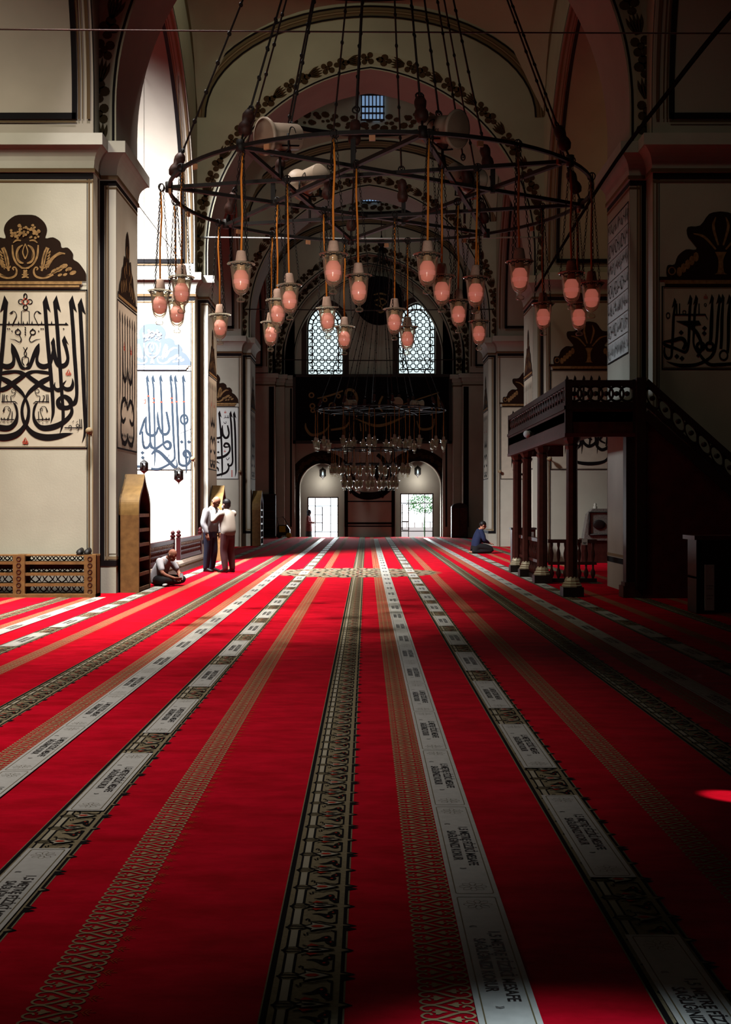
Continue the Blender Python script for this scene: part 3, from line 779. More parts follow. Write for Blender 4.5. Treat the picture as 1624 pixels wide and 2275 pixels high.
def pal_tile():
    """one repeat of the palmette border: x from 0 (left) to W (right), y over the pitch"""
    t = MB(); p = .465; t.nrm = Vector((0, 0, 1))
    def L(z): return lambda a, b: (a*W, b*p, z)
    def poly(pts, mt, z): t.flat(pts, L(z), mt)
    def rect(a0, a1, b0, b1, mt, z): poly([(a0, b0), (a1, b0), (a1, b1), (a0, b1)], mt, z)
    def line(pts, w, mt, z): t.stroke([(a*W, b*p, w) for a, b in pts], lambda a, b: (a, b, z), mt, sub=1)
    def blob(pts, mt, z):
        q = smooth_pts([(a, b, 0) for a, b in pts], True, 3); poly([(a, b) for a, b, _ in q], mt, z)
    rect(-.02, 1.0, 0, 1, 'carpet_tan', .0012)
    rect(0.0, .075, 0, 1, 'carpet_black', .0020)
    # right edge line and its points
    line([(.95, 0), (.95, 1)], .013, 'carpet_black', .0020)
    poly([(.99, .0), (1.13, .035), (.93, .10), (.93, .0)], 'carpet_black', .0022)
    poly([(.99, 1.0), (.93, 1.0), (.93, .90), (1.13, .965)], 'carpet_black', .0022)
    poly([(.93, .43), (1.10, .50), (.93, .57)], 'carpet_black', .0022)
    poly([(.91, .03), (1.04, .035), (.91, .06)], 'carpet_tan', .0030)
    poly([(.91, .465), (1.03, .50), (.91, .535)], 'carpet_tan', .0030)
    for b0 in (0, .5):
        rect(.19, .29, b0+.07, b0+.43, 'carpet_light', .0020)
        line([(.13, b0+.0), (.17, b0+.07), (.17, b0+.43), (.13, b0+.5)], .0085, 'carpet_black', .0026)
        line([(.50, b0-.02), (.31, b0+.07), (.31, b0+.43), (.50, b0+.52)], .0085, 'carpet_black', .0026)
        line([(.10, b0), (.20, b0+.03), (.36, b0+.02)], .007, 'carpet_black', .0026)
        line([(.10, b0), (.20, b0-.03), (.36, b0-.02)], .007, 'carpet_black', .0026)
        # inner vertical
        poly([(.80, b0+.08), (.84, b0+.09), (.84, b0+.41), (.80, b0+.42), (.74, b0+.42), (.81, b0+.38), (.81, b0+.12), (.74, b0+.08)], 'carpet_black', .0024)
        # one curling black leaf with two red spots in each half, turned about every other time
        sg = 1 if b0 == 0 else -1; c = b0+.25
        blob([(.45, c+.055*sg), (.53, c+.045*sg), (.60, c+.015*sg), (.66, c-.035*sg), (.73, c-.05*sg), (.77, c-.01*sg), (.76, c+.03*sg), (.70, c+.05*sg), (.62, c+.065*sg), (.54, c+.075*sg)], 'carpet_black', .0024)
        blob([(.68, c+.07*sg), (.73, c+.055*sg), (.80, c+.06*sg), (.81, c+.12*sg), (.77, c+.14*sg), (.72, c+.12*sg)], 'carpet_black', .0024)
        blob([(.675, c-.005*sg), (.70, c-.02*sg), (.725, c-.005*sg), (.70, c+.012*sg)], 'carpet_rust', .0030)
        blob([(.75, c+.085*sg), (.765, c+.078*sg), (.785, c+.09*sg), (.765, c+.105*sg)], 'carpet_rust', .0030)
        line([(.37, c-.09*sg), (.40, c-.06*sg), (.43, c-.08*sg), (.42, c-.115*sg), (.50, c-.13*sg), (.58, c-.12*sg), (.66, c-.15*sg), (.78, c-.17*sg)], .007, 'carpet_black', .0028)
        line([(.38, c+.15*sg), (.44, c+.17*sg), (.56, c+.15*sg), (.68, c+.17*sg)], .007, 'carpet_black', .0028)
    for b0, red in ((0, True), (1, True), (.5, False)):
        s = 1.0 if red else .62
        pts = [(.36, 0), (.47, .05*s), (.46, .10*s), (.54, .075*s), (.64, .055*s), (.82, .0)]
        up = [(a, b0+b) for a, b in pts]; dn = [(a, b0-b) for a, b in reversed(pts)]
        if b0 == 0: dn = [(.82, 0), (.36, 0)]
        if b0 == 1: up = [(.36, 1), (.82, 1)]
        poly(up+dn, 'carpet_light', .0030)
        if b0 < 1: line(up, .008, 'carpet_black', .0036)
        if b0 > 0: line(list(reversed(dn)), .008, 'carpet_black', .0036)
        ez = .026 if red else .016
        eye = [(.46, 0), (.52, ez), (.60, ez), (.66, 0)]
        u = [(a, b0+b) for a, b in eye]; d = [(a, b0-b) for a, b in reversed(eye)]
        if b0 == 0: d = []
        if b0 == 1: u = []
        poly(u+d, 'carpet_rust' if red else 'carpet_black', .0042)
        if not red:
            for sg in (-1, 1): poly([(.44, b0+sg*.07), (.62, b0+sg*.075), (.50, b0+sg*.12)], 'carpet_rust', .0032)
    return t
def heart_tile():
    """one repeat of the two facing rows of hearts, .17 wide"""
    t = MB(); p = .106; w = .166; t.nrm = Vector((0, 0, 1))
    def line(pts, wd, mt, z=.0020): t.stroke([(a*w, b*p, wd) for a, b in pts], lambda a, b: (a, b, z), mt, sub=3)
    for flip, b0 in ((False, .5), (True, 0.0), (True, 1.0)):
        f = (lambda a: 1-a) if flip else (lambda a: a)
        for s in (-1, 1):
            if flip and b0 == 0 and s < 0: continue
            if flip and b0 == 1 and s > 0: continue
            line([(f(.74), b0+s*.02), (f(.60), b0+s*.16), (f(.40), b0+s*.38), (f(.22), b0+s*.47), (f(.06), b0+s*.40), (f(.01), b0+s*.24), (f(.08), b0+s*.09), (f(.17), b0+s*.09), (f(.20), b0+s*.20)], .0082, 'carpet_gold')
            pts = [(f(.50), b0), (f(.40), b0+s*.07), (f(.33), b0+s*.17), (f(.27), b0+s*.17), (f(.28), b0+s*.06), (f(.20), b0+s*.0)]
            t.flat([(a*w, b*p) for a, b in pts], lambda a, b: (a, b, .0024), 'carpet_gold')
    # small sprig on the right side
    for a0, a1, b1 in ((1.0, 1.32, 0), (1.05, 1.14, .22), (1.12, 1.21, .2), (1.05, 1.14, -.22), (1.12, 1.21, -.2)):
        if b1 < 0: continue
        line([(a0, .5), ((a0+a1)/2, .5+b1*.5), (a1, .5+b1)], .004, 'carpet_orange', .0018)
        if b1: line([(a0, .5), ((a0+a1)/2, .5-b1*.5), (a1, .5-b1)], .004, 'carpet_orange', .0018)
    return t
DX = {-4: -5.20, -3: -4.06, -2: -2.82, -1: -1.553, 0: -.322, 1: .899, 2: 2.09, 3: 3.30, 4: 4.45}
OX = {-5: -5.90, -4: -4.73, -3: -3.52, -2: -2.295, -1: -1.045, 0: .166, 1: 1.415, 2: 2.525, 3: 3.85, 4: 5.0}
pt, ht = pal_tile(), heart_tile()
for k, x in DX.items():
    n = int((Y1-Y0)/.465); o = tiled(pt, n, .465, Y0+.1*(k % 3), x).build('palmette_border', carpet); o['label'] = 'tan and black palmette border stripe'
for k, x in OX.items():
    n = int((Y1-Y0)/.106); o = tiled(ht, n, .106, Y0, x).build('heart_border', carpet); o['label'] = 'gold heart scroll stripe'
# round medallion across the nave
md = MB()
mc = (-.30, 28.05); R = 1.85
md.flat([(mc[0]+R*math.cos(2*PI*i/64), mc[1]+R*math.sin(2*PI*i/64)) for i in range(64)], lambda a, b: (a, b, .005), 'carpet_tan')
for i in range(32):
    a = 2*PI*i/32; b = a+PI/32
    md.flat([(mc[0]+R*.98*math.cos(a), mc[1]+R*.98*math.sin(a)), (mc[0]+(R+.22)*math.cos(b), mc[1]+(R+.22)*math.sin(b)), (mc[0]+R*.98*math.cos(2*b-a), mc[1]+R*.98*math.sin(2*b-a))], lambda x, y: (x, y, .0045), 'carpet_tan')
for r_, n_, s_ in ((1.68, 26, .19), (1.35, 20, .21), (1.0, 15, .21), (.65, 10, .19), (.3, 5, .17)):
    for i in range(n_):
        a = 2*PI*i/n_; c = (mc[0]+r_*math.cos(a), mc[1]+r_*math.sin(a))
        for q, (mt, sc) in enumerate((('carpet_black', 1.0), ('carpet_light', .62), ('carpet_rust', .26))):
            md.flat([(c[0]+s_*sc*(math.cos(t)*math.cos(a)*1.2-math.sin(t)*math.sin(a)*.75), c[1]+s_*sc*(math.cos(t)*math.sin(a)*1.2+math.sin(t)*math.cos(a)*.75)) for t in [2*PI*j/10 for j in range(10)]], lambda x, y: (x, y, .0055+.0006*q), mt)
o = md.build('medallion', carpet); o['label'] = 'round tan floral medallion woven across the nave'
# ---------------------------------------------------------------- distance stickers
SL, SW = 1.43, .192
def sticker_mesh(mb, y0, x0, z0, first=True):
    fn = lambda z: (lambda a, b: (x0+a, y0+b, z0+z))
    w, l = SW, SL
    mb.box(x0, x0+w, y0, y0+l, z0-.001, z0, 'vinyl_white')
    i, r = .021, .012
    bp = []
    for cx_, cy_, a0 in ((w-i-r, i+r, -90), (w-i-r, l-i-r, 0), (i+r, l-i-r, 90), (i+r, i+r, 180)):
        for s in range(4):
            a = math.radians(a0+30*s); bp.append((cx_+r*math.cos(a), cy_+r*math.sin(a), .0045))
    mb.stroke(bp, fn(.0008), 'vinyl_gold', closed=True, sub=1)
    for yc in (.11, l-.11):
        for k in range(8):
            a = 2*PI*k/8; c = (w/2+.034*math.cos(a), yc+.034*math.sin(a))
            lp = []
            for s in range(9):
                b = 2*PI*s/9; u, v = .022*math.cos(b), .013*math.sin(b)
                lp.append((c[0]+u*math.cos(a)-v*math.sin(a), c[1]+u*math.sin(a)+v*math.cos(a), .0016))
            mb.stroke(lp, fn(.0008), 'vinyl_gold', closed=True, sub=1)
    for s, xo, sc, ln in (('1,5 METRE FİZİKİ MESAFE', .124, .059, .62), ('SAĞLIĞINIZI KORUR', .064, .059, .475)):
        vs, fs = text2d(s, 1.0, .026)
        wd = max(a for a, b in vs)-min(a for a, b in vs)
        kx = ln/wd
        mb.add([(x0+xo+b*sc, y0+l/2-a*kx, z0+.0009) for a, b in vs], fs, 'vinyl_ink')
    for s, yo, xo in (('“', .36, .060), ('”', -.36, .080)):
        vs, fs = text2d('«' if yo > 0 else '»', 1.0)
        mb.add([(x0+xo+b*.06, y0+l/2+yo-a*.045, z0+.0009) for a, b in vs], fs, 'vinyl_ink')
words = ['first', 'second', 'third', 'fourth', 'fifth', 'sixth', 'seventh', 'eighth', 'ninth', 'tenth', 'eleventh', 'twelfth', 'thirteenth', 'fourteenth', 'fifteenth', 'sixteenth', 'seventeenth', 'eighteenth', 'nineteenth', 'twentieth']
def ordinal(i):
    if i < 20: return words[i]
    t = ['twenty', 'thirty', 'forty', 'fifty'][(i+1)//10-2] if (i+1) % 10 else None
    if t: return t+'-'+words[(i+1) % 10-1]
    return {30: 'thirtieth', 40: 'fortieth'}[i+1]
base = None
def row(x, ystart, where, group):
    global base
    y = ystart; i = 0
    while y+SL < 59.0:
        if base is None:
            m_ = MB(); sticker_mesh(m_, 0, 0, .0075); base = m_.build('floor_sticker'); o = base
        else:
            o = base.copy(); COL.objects.link(o)
        o.location = (x, y, 0)
        tag(o, 'white distance sticker, %s counted from the camera on the %s' % (ordinal(i), where), 'sticker', group)
        y += 2.105; i += 1
row(-1.521, 4.04, 'dark stripe left of centre', 'white distance stickers on the dark stripe left of centre')
row(.930, 2.94, 'dark stripe right of centre', 'white distance stickers on the dark stripe right of centre')
row(-4.03, 13.305, 'dark stripe beside the left shelf', 'white distance stickers on the dark stripe beside the left shelf')
row(3.335, 10.005, 'dark stripe by the platform columns', 'white distance stickers on the dark stripe by the platform columns')
def runner(x, y0, n, label):
    m_ = MB()
    for i in range(n): sticker_mesh(m_, y0+i*SL, x, .0085)
    tag(m_.build('floor_runner'), label, 'floor runner')
runner(.335, 3.375-SL, 38, 'long white printed floor runner just right of the centre stripe')
runner(-2.128, 4.2, 37, 'long white printed floor runner on the left half of the carpet')
runner(2.695, 4.6, 37, 'long white printed floor runner toward the wooden platform')
runner(-4.57, 9.0, 8, 'white printed floor runner ending at the foot of the near left pillar')
# ================================================================== painted calligraphy on the piers
HEAD = [(0, 0), (-52, 95), (-40, 215), (12, 215), (8, 190), (62, 242)]
HEADM = [(-a, b) for a, b in HEAD]
def alif(mb, fn, mt, pts, sc=1.0, mirror=False):
    """tall upright stroke: first point is its tip"""
    x, y = pts[0]; hd = HEADM if mirror else HEAD
    q = [(x+a*sc, y+b*sc) for a, b in hd]
    mb.flat(q[:4] if False else [q[0], q[1], q[2], q[3], q[4]], fn, mt)
    mb.flat([q[0], q[4], q[5]], fn, mt)
    mb.stroke([((q[2][0]+q[3][0])/2, q[2][1]-6*sc, 52*sc)]+pts[1:], fn, mt)
def diamond(mb, fn, mt, x, y, r): mb.flat([(x, y-r), (x+r, y), (x, y+r), (x-r, y)], fn, mt)
def ring(mb, fn, mt, x, y, rx, ry, w, n=12):
    mb.stroke([(x+rx*math.cos(2*PI*i/n), y+ry*math.sin(2*PI*i/n), w) for i in range(n)], fn, mt, closed=True, sub=2)
def trefoil(mb, fn, mt, x, y, r):
    mb.stroke([(x, y-r, r*.2), (x-r*.5, y+r*.3, r*.2), (x, y+r*.75, r*.2), (x+r*.5, y+r*.3, r*.2)], fn, mt, closed=True, sub=2)
    ring(mb, fn, mt, x-r*.4, y+r*.45, r*.42, r*.42, r*.18, 8); ring(mb, fn, mt, x+r*.4, y+r*.45, r*.42, r*.42, r*.18, 8)
def half_main(mb, f, ink):
    alif(mb, f, ink, [(650,120),(655,600,54),(680,900,56),(700,1100,56),(718,1300,54),(735,1500,52),(745,1700,48),(740,1800,36),(710,1915,4)])
    alif(mb, f, ink, [(795,120),(805,600,54),(825,900,54),(845,1150,52),(860,1400,50),(875,1600,46),(885,1750,46),(885,1850,44),(870,1960,30),(838,2060,4)])
    alif(mb, f, ink, [(1018,120),(1025,600,54),(1042,900,54),(1060,1150,54),(1075,1400,50),(1075,1530,46),(1050,1625,60),(1000,1665,40)])
    mb.stroke([(990,1640,30),(1008,1750,48),(960,1840,60),(860,1920,72),(740,1970,82),(620,1985,78),(540,1955,62),(485,1880,50),(470,1780,32),(490,1680,34),(530,1620,6)], f, ink)
    mb.stroke([(905,1540,56),(975,1590,74),(995,1665,60),(930,1700,62),(840,1680,76),(815,1610,62),(850,1555,40)], f, ink, closed=True)
    alif(mb, f, ink, [(1142,155),(1140,600,54),(1155,900,56),(1165,1200,56),(1178,1500,54),(1188,1750,50),(1195,1950,44),(1185,2080,30),(1150,2190,3)])
    mb.flat([(752,708),(712,785),(724,830),(775,830),(770,760)], f, ink)
    mb.stroke([(748,800,52),(752,860,54),(765,950,58),(790,1050,60),(830,1105,66),(880,1112,66),(930,1080,56),(952,1010,44),(940,920,46),(912,810,50)], f, ink)
    mb.flat([(905,683),(868,755),(888,830),(936,825),(932,785)], f, ink); mb.flat([(905,683),(932,785),(965,815)], f, ink)
    mb.stroke([(742,900,30),(732,970,44),(712,1050,48),(680,1100,60),(610,1122,72),(550,1100,66),(520,1050,46),(520,980,40),(535,900,44),(550,800,8)], f, ink)
    mb.stroke([(550,795,8),(520,860,52),(480,950,56),(440,1060,52),(405,1130,50),(356,1148,26)], f, ink)
    mb.stroke([(356,1250,70),(420,1205,52),(500,1190,40),(600,1200,48),(718,1215,40)], f, ink)
    mb.stroke([(715,1225,30),(700,1275,50),(600,1330,72),(500,1400,62),(420,1470,52),(370,1540,36),(325,1640,38),(308,1750,42),(330,1880,48),(400,2000,62),(500,2080,82),(640,2115,92),(780,2105,82),(900,2080,58),(1028,2055,3)], f, ink)
    mb.stroke([(372,1235,56),(440,1290,60),(540,1360,64),(620,1420,62),(700,1445,58),(750,1420,40),(772,1340,6)], f, ink)
    mb.stroke([(765,1380,12),(775,1430,40),(815,1450,56),(855,1430,50),(885,1370,28),(932,1310,3)], f, ink)
    mb.stroke([(880,1370,14),(900,1420,46),(950,1440,58),(1000,1420,54),(1022,1360,40),(1015,1285,6)], f, ink)
    g = ink
    mb.stroke([(356,530,18),(700,530,18),(930,530,18)], f, g, sub=1); mb.flat([(925,500),(965,540),(900,540)], f, g)
    mb.stroke([(350,325,11),(410,348,11),(412,535,11)], f, g, sub=1)
    mb.stroke([(540,545,14),(505,470,12),(480,410,11),(495,360,10),(525,345,10),(550,365,24),(580,380,4)], f, g)
    for x in (385, 450, 585, 725): mb.flat([(x-14,530),(x,475),(x+12,530)], f, g)
    ring(mb, f, g, 460, 640, 36, 34, 16); mb.stroke([(445,668,12),(412,740,14),(440,778,12),(500,748,10),(572,733,3)], f, g); mb.flat([(440,600),(465,582),(475,610)], f, g)
    ring(mb, f, g, 416, 212, 36, 32, 13); ring(mb, f, g, 356, 135, 22, 36, 13); ring(mb, f, g, 356, 290, 30, 32, 13)
    mb.stroke([(356,160,12),(410,212,12),(356,262,12)], f, 'ink_red', sub=1)
    mb.stroke([(385,850,12),(340,930,12),(356,980,12),(398,1000,12),(398,1060,16),(372,1105,18)], f, g, sub=3)
    for x, y in ((356,575),(356,605),(356,638),(356,670),(578,592),(605,592),(543,625),(893,592)): diamond(mb, f, g, x, y, 12)
    trefoil(mb, f, 'ink_red', 960, 1205, 44); trefoil(mb, f, 'ink_red', 356, 2165, 46)
    # fine script
    mb.stroke([(465,1640,8),(500,1612,14),(690,1616,14)], f, g, sub=1)
    for x in (650, 672): mb.stroke([(x,1510,10),(x+6,1616,14)], f, g, sub=1)
    ring(mb, f, g, 520, 1465, 30, 26, 8); mb.stroke([(495,1490,8),(520,1530,9),(560,1540,9),(550,1612,12)], f, g); mb.stroke([(600,1610,10),(625,1540,10),(600,1530,12)], f, g)
    mb.stroke([(510,1866,14),(700,1862,14)], f, g, sub=1); mb.stroke([(540,1750,10),(545,1862,12)], f, g, sub=1)
    mb.stroke([(610,1866,10),(575,1780,9),(565,1730,8),(590,1685,8),(640,1690,9),(665,1755,22)], f, g); ring(mb, f, g, 580, 1725, 18, 18, 7)
    for x in (600, 650, 690): mb.flat([(x-14,1864),(x,1830),(x+14,1864)], f, g)
    for x, y in ((490,1640),(505,1640),(540,1898),(555,1898),(600,1912),(650,1898),(668,1898)): diamond(mb, f, g, x, y, 8)
    mb.stroke([(905,1978,14),(960,1980,13),(1155,1980,14)], f, g, sub=1)
    for x in (1118, 1142): mb.stroke([(x,1858,10),(x+6,1980,14)], f, g, sub=1)
    ring(mb, f, g, 985, 1965, 18, 18, 9); ring(mb, f, g, 1090, 1950, 20, 20, 9)
    for x in (985, 1090): mb.stroke([(x+15,1980,9),(x+8,2010,9),(x-15,2020,4)], f, g)
    for x, y in ((1025,1895),(1080,1900)): mb.stroke([(x-14,y+12,4),(x+12,y-14,9)], f, g, sub=1)
def design_main(mb, fn, ink):
    half_main(mb, fn, ink); half_main(mb, lambda a, b: fn(712-a, b), ink)
def design_two(mb, fn, ink):
    sc = .52
    for tip, pts in (((155,790),[(160,1000,28),(175,1300,30),(188,1600,30),(195,1800,26),(215,1840,24)]), ((235,790),[(240,1000,26),(248,1300,26),(256,1700,26),(258,1950,24),(250,2110,6)]), ((345,785),[(345,1000,28),(355,1300,30),(368,1600,30),(378,1740,28)]),
                     ((490,780),[(495,1000,30),(508,1300,32),(525,1700,30),(540,1960,26),(500,2030,30),(420,2090,30),(300,2140,34),(205,2130,30)]), ((555,790),[(560,1000,28),(572,1300,30),(588,1700,30),(598,1950,28),(610,2060,34),(680,2090,34),(740,2050,36),(765,1960,40),(735,1890,42),(690,1880,36),(665,1920,34),(690,1960,32),(740,1970,30)]),
                     ((668,785),[(668,1000,28),(675,1350,28),(685,1600,28),(698,1900,28),(708,2100,28),(700,2200,4)])):
        alif(mb, fn, ink, [tip]+pts, sc)
    mb.stroke([(298,1320,10),(300,1420,34),(325,1560,36),(370,1635,40),(430,1635,38),(462,1570,34),(450,1470,36),(422,1320,30)], fn, ink)
    mb.stroke([(300,1540,26),(280,1620,34),(220,1660,40),(150,1630,36),(130,1540,30),(130,1450,28),(140,1385,8)], fn, ink)
    mb.stroke([(135,1390,14),(100,1460,30),(70,1560,34),(40,1650,30)], fn, ink)
    mb.stroke([(80,1600,26),(85,1750,30),(110,1830,38),(165,1820,34),(195,1750,20),(215,1820,34),(270,1845,34),(370,1780,30),(430,1745,40),(475,1770,44),(475,1830,40),(430,1850,36),(385,1800,28),(375,1740,24)], fn, ink)
    mb.stroke([(210,1930,20),(260,1880,40),(330,1900,46),(440,2010,50),(540,2110,44),(575,2080,24),(560,2000,10),(545,1960,4)], fn, ink)
    ring(mb, fn, ink, 675, 1430, 50, 66, 28); ring(mb, fn, ink, 690, 1395, 26, 26, 14)
    for x, y in ((640,1750),(742,1750),(80,1905),(85,1975)): diamond(mb, fn, ink, x, y, 28)
    mb.stroke([(612,1632,5),(770,1570,5)], fn, ink, sub=1); mb.stroke([(330,2030,4),(440,1970,5),(460,1930,8)], fn, ink)
    for x, y in ((160,1100),(240,1135),(240,1190),(348,1185),(495,1130),(500,1190),(565,1180),(670,1180)): mb.stroke([(x-22,y,6),(x,y-3,18),(x+22,y+2,5)], fn, 'ink_red', sub=2)
    mb.stroke([(105,1165,6),(125,1140,10),(120,1200,12),(100,1190,5)], fn, 'ink_red')
    for tip, pts in (((-60,790),[(-55,1000,28),(-45,1500,30),(-40,2000,28),(-45,2150,4)]), ((-160,790),[(-158,1000,28),(-150,1500,30),(-120,1900,34),(-40,2080,36),(60,2100,30)]), ((-260,790),[(-258,1000,28),(-250,1700,30),(-255,2100,4)])):
        alif(mb, fn, ink, [tip]+pts, sc)
def design_three(mb, fn, ink):
    for tip, pts in (((220,330),[(235,700,36),(255,1000,36),(265,1300,34),(270,1500,32),(268,1600,22),(250,1680,4)]), ((445,335),[(450,600,38),(465,900,38),(475,1200,36),(480,1350,34),(455,1430,40),(400,1450,36),(375,1400,14)]), ((518,345),[(522,600,40),(535,900,40),(540,1200,38),(545,1450,34),(545,1580,26),(528,1680,3)]), ((20,335),[(30,700,36),(40,1000,36),(45,1400,34),(30,1650,4)]), ((-120,335),[(-115,700,36),(-100,1000,36),(-95,1400,34),(-110,1650,4)]), ((-330,335),[(-325,700,38),(-315,1200,38),(-310,1500,34),(-330,1680,4)]), ((-420,335),[(-418,700,38),(-410,1200,38),(-405,1500,34),(-425,1680,4)])):
        alif(mb, fn, ink, [tip]+pts, .62)
    mb.stroke([(275,630,14),(270,720,38),(285,820,42),(330,885,48),(380,870,44),(405,800,34),(395,720,36),(375,630,26)], fn, ink)
    mb.stroke([(275,790,26),(250,860,40),(190,890,46),(110,870,40),(90,780,30),(110,690,10)], fn, ink)
    mb.stroke([(300,1060,34),(330,1000,42),(390,1010,46),(425,1090,36),(410,1170,40),(340,1240,50),(240,1280,56),(120,1285,50),(30,1240,34),(10,1150,6)], fn, ink); mb.stroke([(300,1040,30),(330,1070,36),(400,1065,20)], fn, ink)
    mb.stroke([(395,1400,20),(400,1500,34),(350,1580,44),(250,1620,46),(130,1640,44),(0,1610,40),(-90,1520,30),(-110,1400,6)], fn, ink)
    mb.stroke([(215,1400,10),(150,1370,36),(110,1440,34),(180,1500,34),(190,1560,16)], fn, ink)
    diamond(mb, fn, ink, 190, 970, 24); diamond(mb, fn, ink, 190, 1175, 26); mb.stroke([(345,1285,8),(375,1330,14),(415,1280,12)], fn, ink)
    trefoil(mb, fn, 'ink_red', 330, 360, 26); trefoil(mb, fn, 'ink_red', 322, 1150, 24)
    for i in range(5): diamond(mb, fn, 'ink_red', 465, 1550+i*28, 16)
    mb.stroke([(300,490,6),(330,475,12),(410,480,12)], fn, ink, sub=1)
    for x in (330, 375, 400): mb.stroke([(x,430,7),(x,480,10)], fn, ink, sub=1)
    mb.stroke([(300,560,9),(315,590,12),(345,590,12),(345,550,9)], fn, ink)
    # left half
    mb.stroke([(-60,700,10),(-80,800,36),(-140,880,46),(-220,870,44),(-260,780,34),(-250,640,12)], fn, ink)
    mb.stroke([(-150,1060,34),(-190,1000,42),(-250,1030,44),(-240,1100,40),(-170,1110,30)], fn, ink)
    mb.stroke([(-150,1100,30),(-160,1200,40),(-260,1290,50),(-380,1300,30)], fn, ink)
def design_right(mb, fn, ink):
    for tip, pts in (((330,1255),[(320,1500,34),(312,1700,36),(300,1900,34),(290,2000,30),(240,2020,34),(205,1960,30),(205,1880,20)]), ((528,1215),[(525,1400,36),(515,1700,36),(505,1860,34),(470,1940,36),(400,1920,30),(330,1890,34),(215,1850,44),(195,1800,8)]), ((600,1215),[(590,1400,34),(575,1700,30),(575,1850,26),(640,1960,34),(760,2090,40),(900,2100,44),(1050,2090,40)]),
                     ((800,1210),[(800,1500,46),(790,1750,46),(775,1850,30)]), ((890,1205),[(880,1500,36),(860,1800,34),(820,1960,40),(740,2040,36),(600,2100,40),(400,2110,44),(230,2060,4)]), ((935,1205),[(930,1500,40),(925,1750,40),(915,1900,36)]), ((1020,1210),[(1015,1500,44),(1010,1800,40),(1000,1950,30)]), ((1160,1210),[(1158,1500,44),(1150,1800,40),(1140,2050,10)]), ((1320,1210),[(1318,1500,44),(1310,1900,40),(1280,2080,10)]), ((1480,1210),[(1478,1500,44),(1470,1900,40),(1450,2080,10)])):
        alif(mb, fn, ink, [tip]+pts, .55, True)
    mb.flat([(345,1550),(640,1545),(668,1600),(500,1620)], fn, ink)
    mb.stroke([(500,1600,40),(600,1680,44),(660,1800,40),(670,1900,36),(620,2000,34)], fn, ink)
    for x in (660, 775): ring(mb, fn, ink, x, 1870, 45, 48, 36)
    mb.stroke([(195,1810,20),(300,1800,44),(420,1770,50),(470,1830,44),(440,1910,40)], fn, ink)
    for x, y in ((415,1695),(710,1640),(705,1705),(360,1995),(425,2020)): diamond(mb, fn, ink, x, y, 32)
    mb.stroke([(330,1470,20),(720,1470,22),(750,1530,6)], fn, ink, sub=1)
    for x in (360, 395, 640): mb.stroke([(x,1330,14),(x,1470,18)], fn, ink, sub=1)
    ring(mb, fn, ink, 455, 1440, 20, 22, 10); ring(mb, fn, ink, 250, 1480, 22, 34, 12); ring(mb, fn, ink, 720, 1345, 14, 16, 8); ring(mb, fn, ink, 950, 1980, 50, 60, 20); ring(mb, fn, ink, 1240, 1860, 46, 50, 34)
    mb.stroke([(1100,1900,30),(1180,2010,40),(1300,2060,44),(1440,2000,30)], fn, ink)
    trefoil(mb, fn, 'ink_red', 725, 1240, 30)
def design_tall(mb, fn, ink, seed=0):
    r = random.Random(seed)
    for i in range(6):
        x = -420+i*160+r.uniform(-25, 25)
        alif(mb, fn, ink, [(x, 100), (x-5, 500, 44), (x-12, 900, 46), (x-15, 1300, 44), (x-40, 1500 if i % 2 else 1650, 20 if i % 2 else 4)], .66, True)
    for cx_, cy_ in ((-300, 1400), (0, 1350), (260, 1420)):
        mb.stroke([(cx_-120, cy_-120, 10), (cx_-110, cy_+60, 50), (cx_, cy_+150, 64), (cx_+130, cy_+70, 50), (cx_+110, cy_-90, 44), (cx_+20, cy_-130, 46), (cx_-40, cy_-40, 40), (cx_+60, cy_+20, 30)], fn, ink)
    mb.stroke([(-440, 1700, 6), (-200, 1820, 60), (100, 1840, 70), (330, 1780, 50), (430, 1600, 10)], fn, ink)
    for cx_ in (-220, 100): mb.stroke([(cx_-60, 700, 12), (cx_-50, 880, 44), (cx_+20, 960, 50), (cx_+80, 860, 40), (cx_+60, 720, 12)], fn, ink)
    for i in range(5): diamond(mb, fn, ink, -350+i*170+r.uniform(-40, 40), 1100+r.uniform(-60, 60), 26)
    for i in range(3): trefoil(mb, fn, 'ink_red', -260+i*260, 500+70*(i % 2), 40)
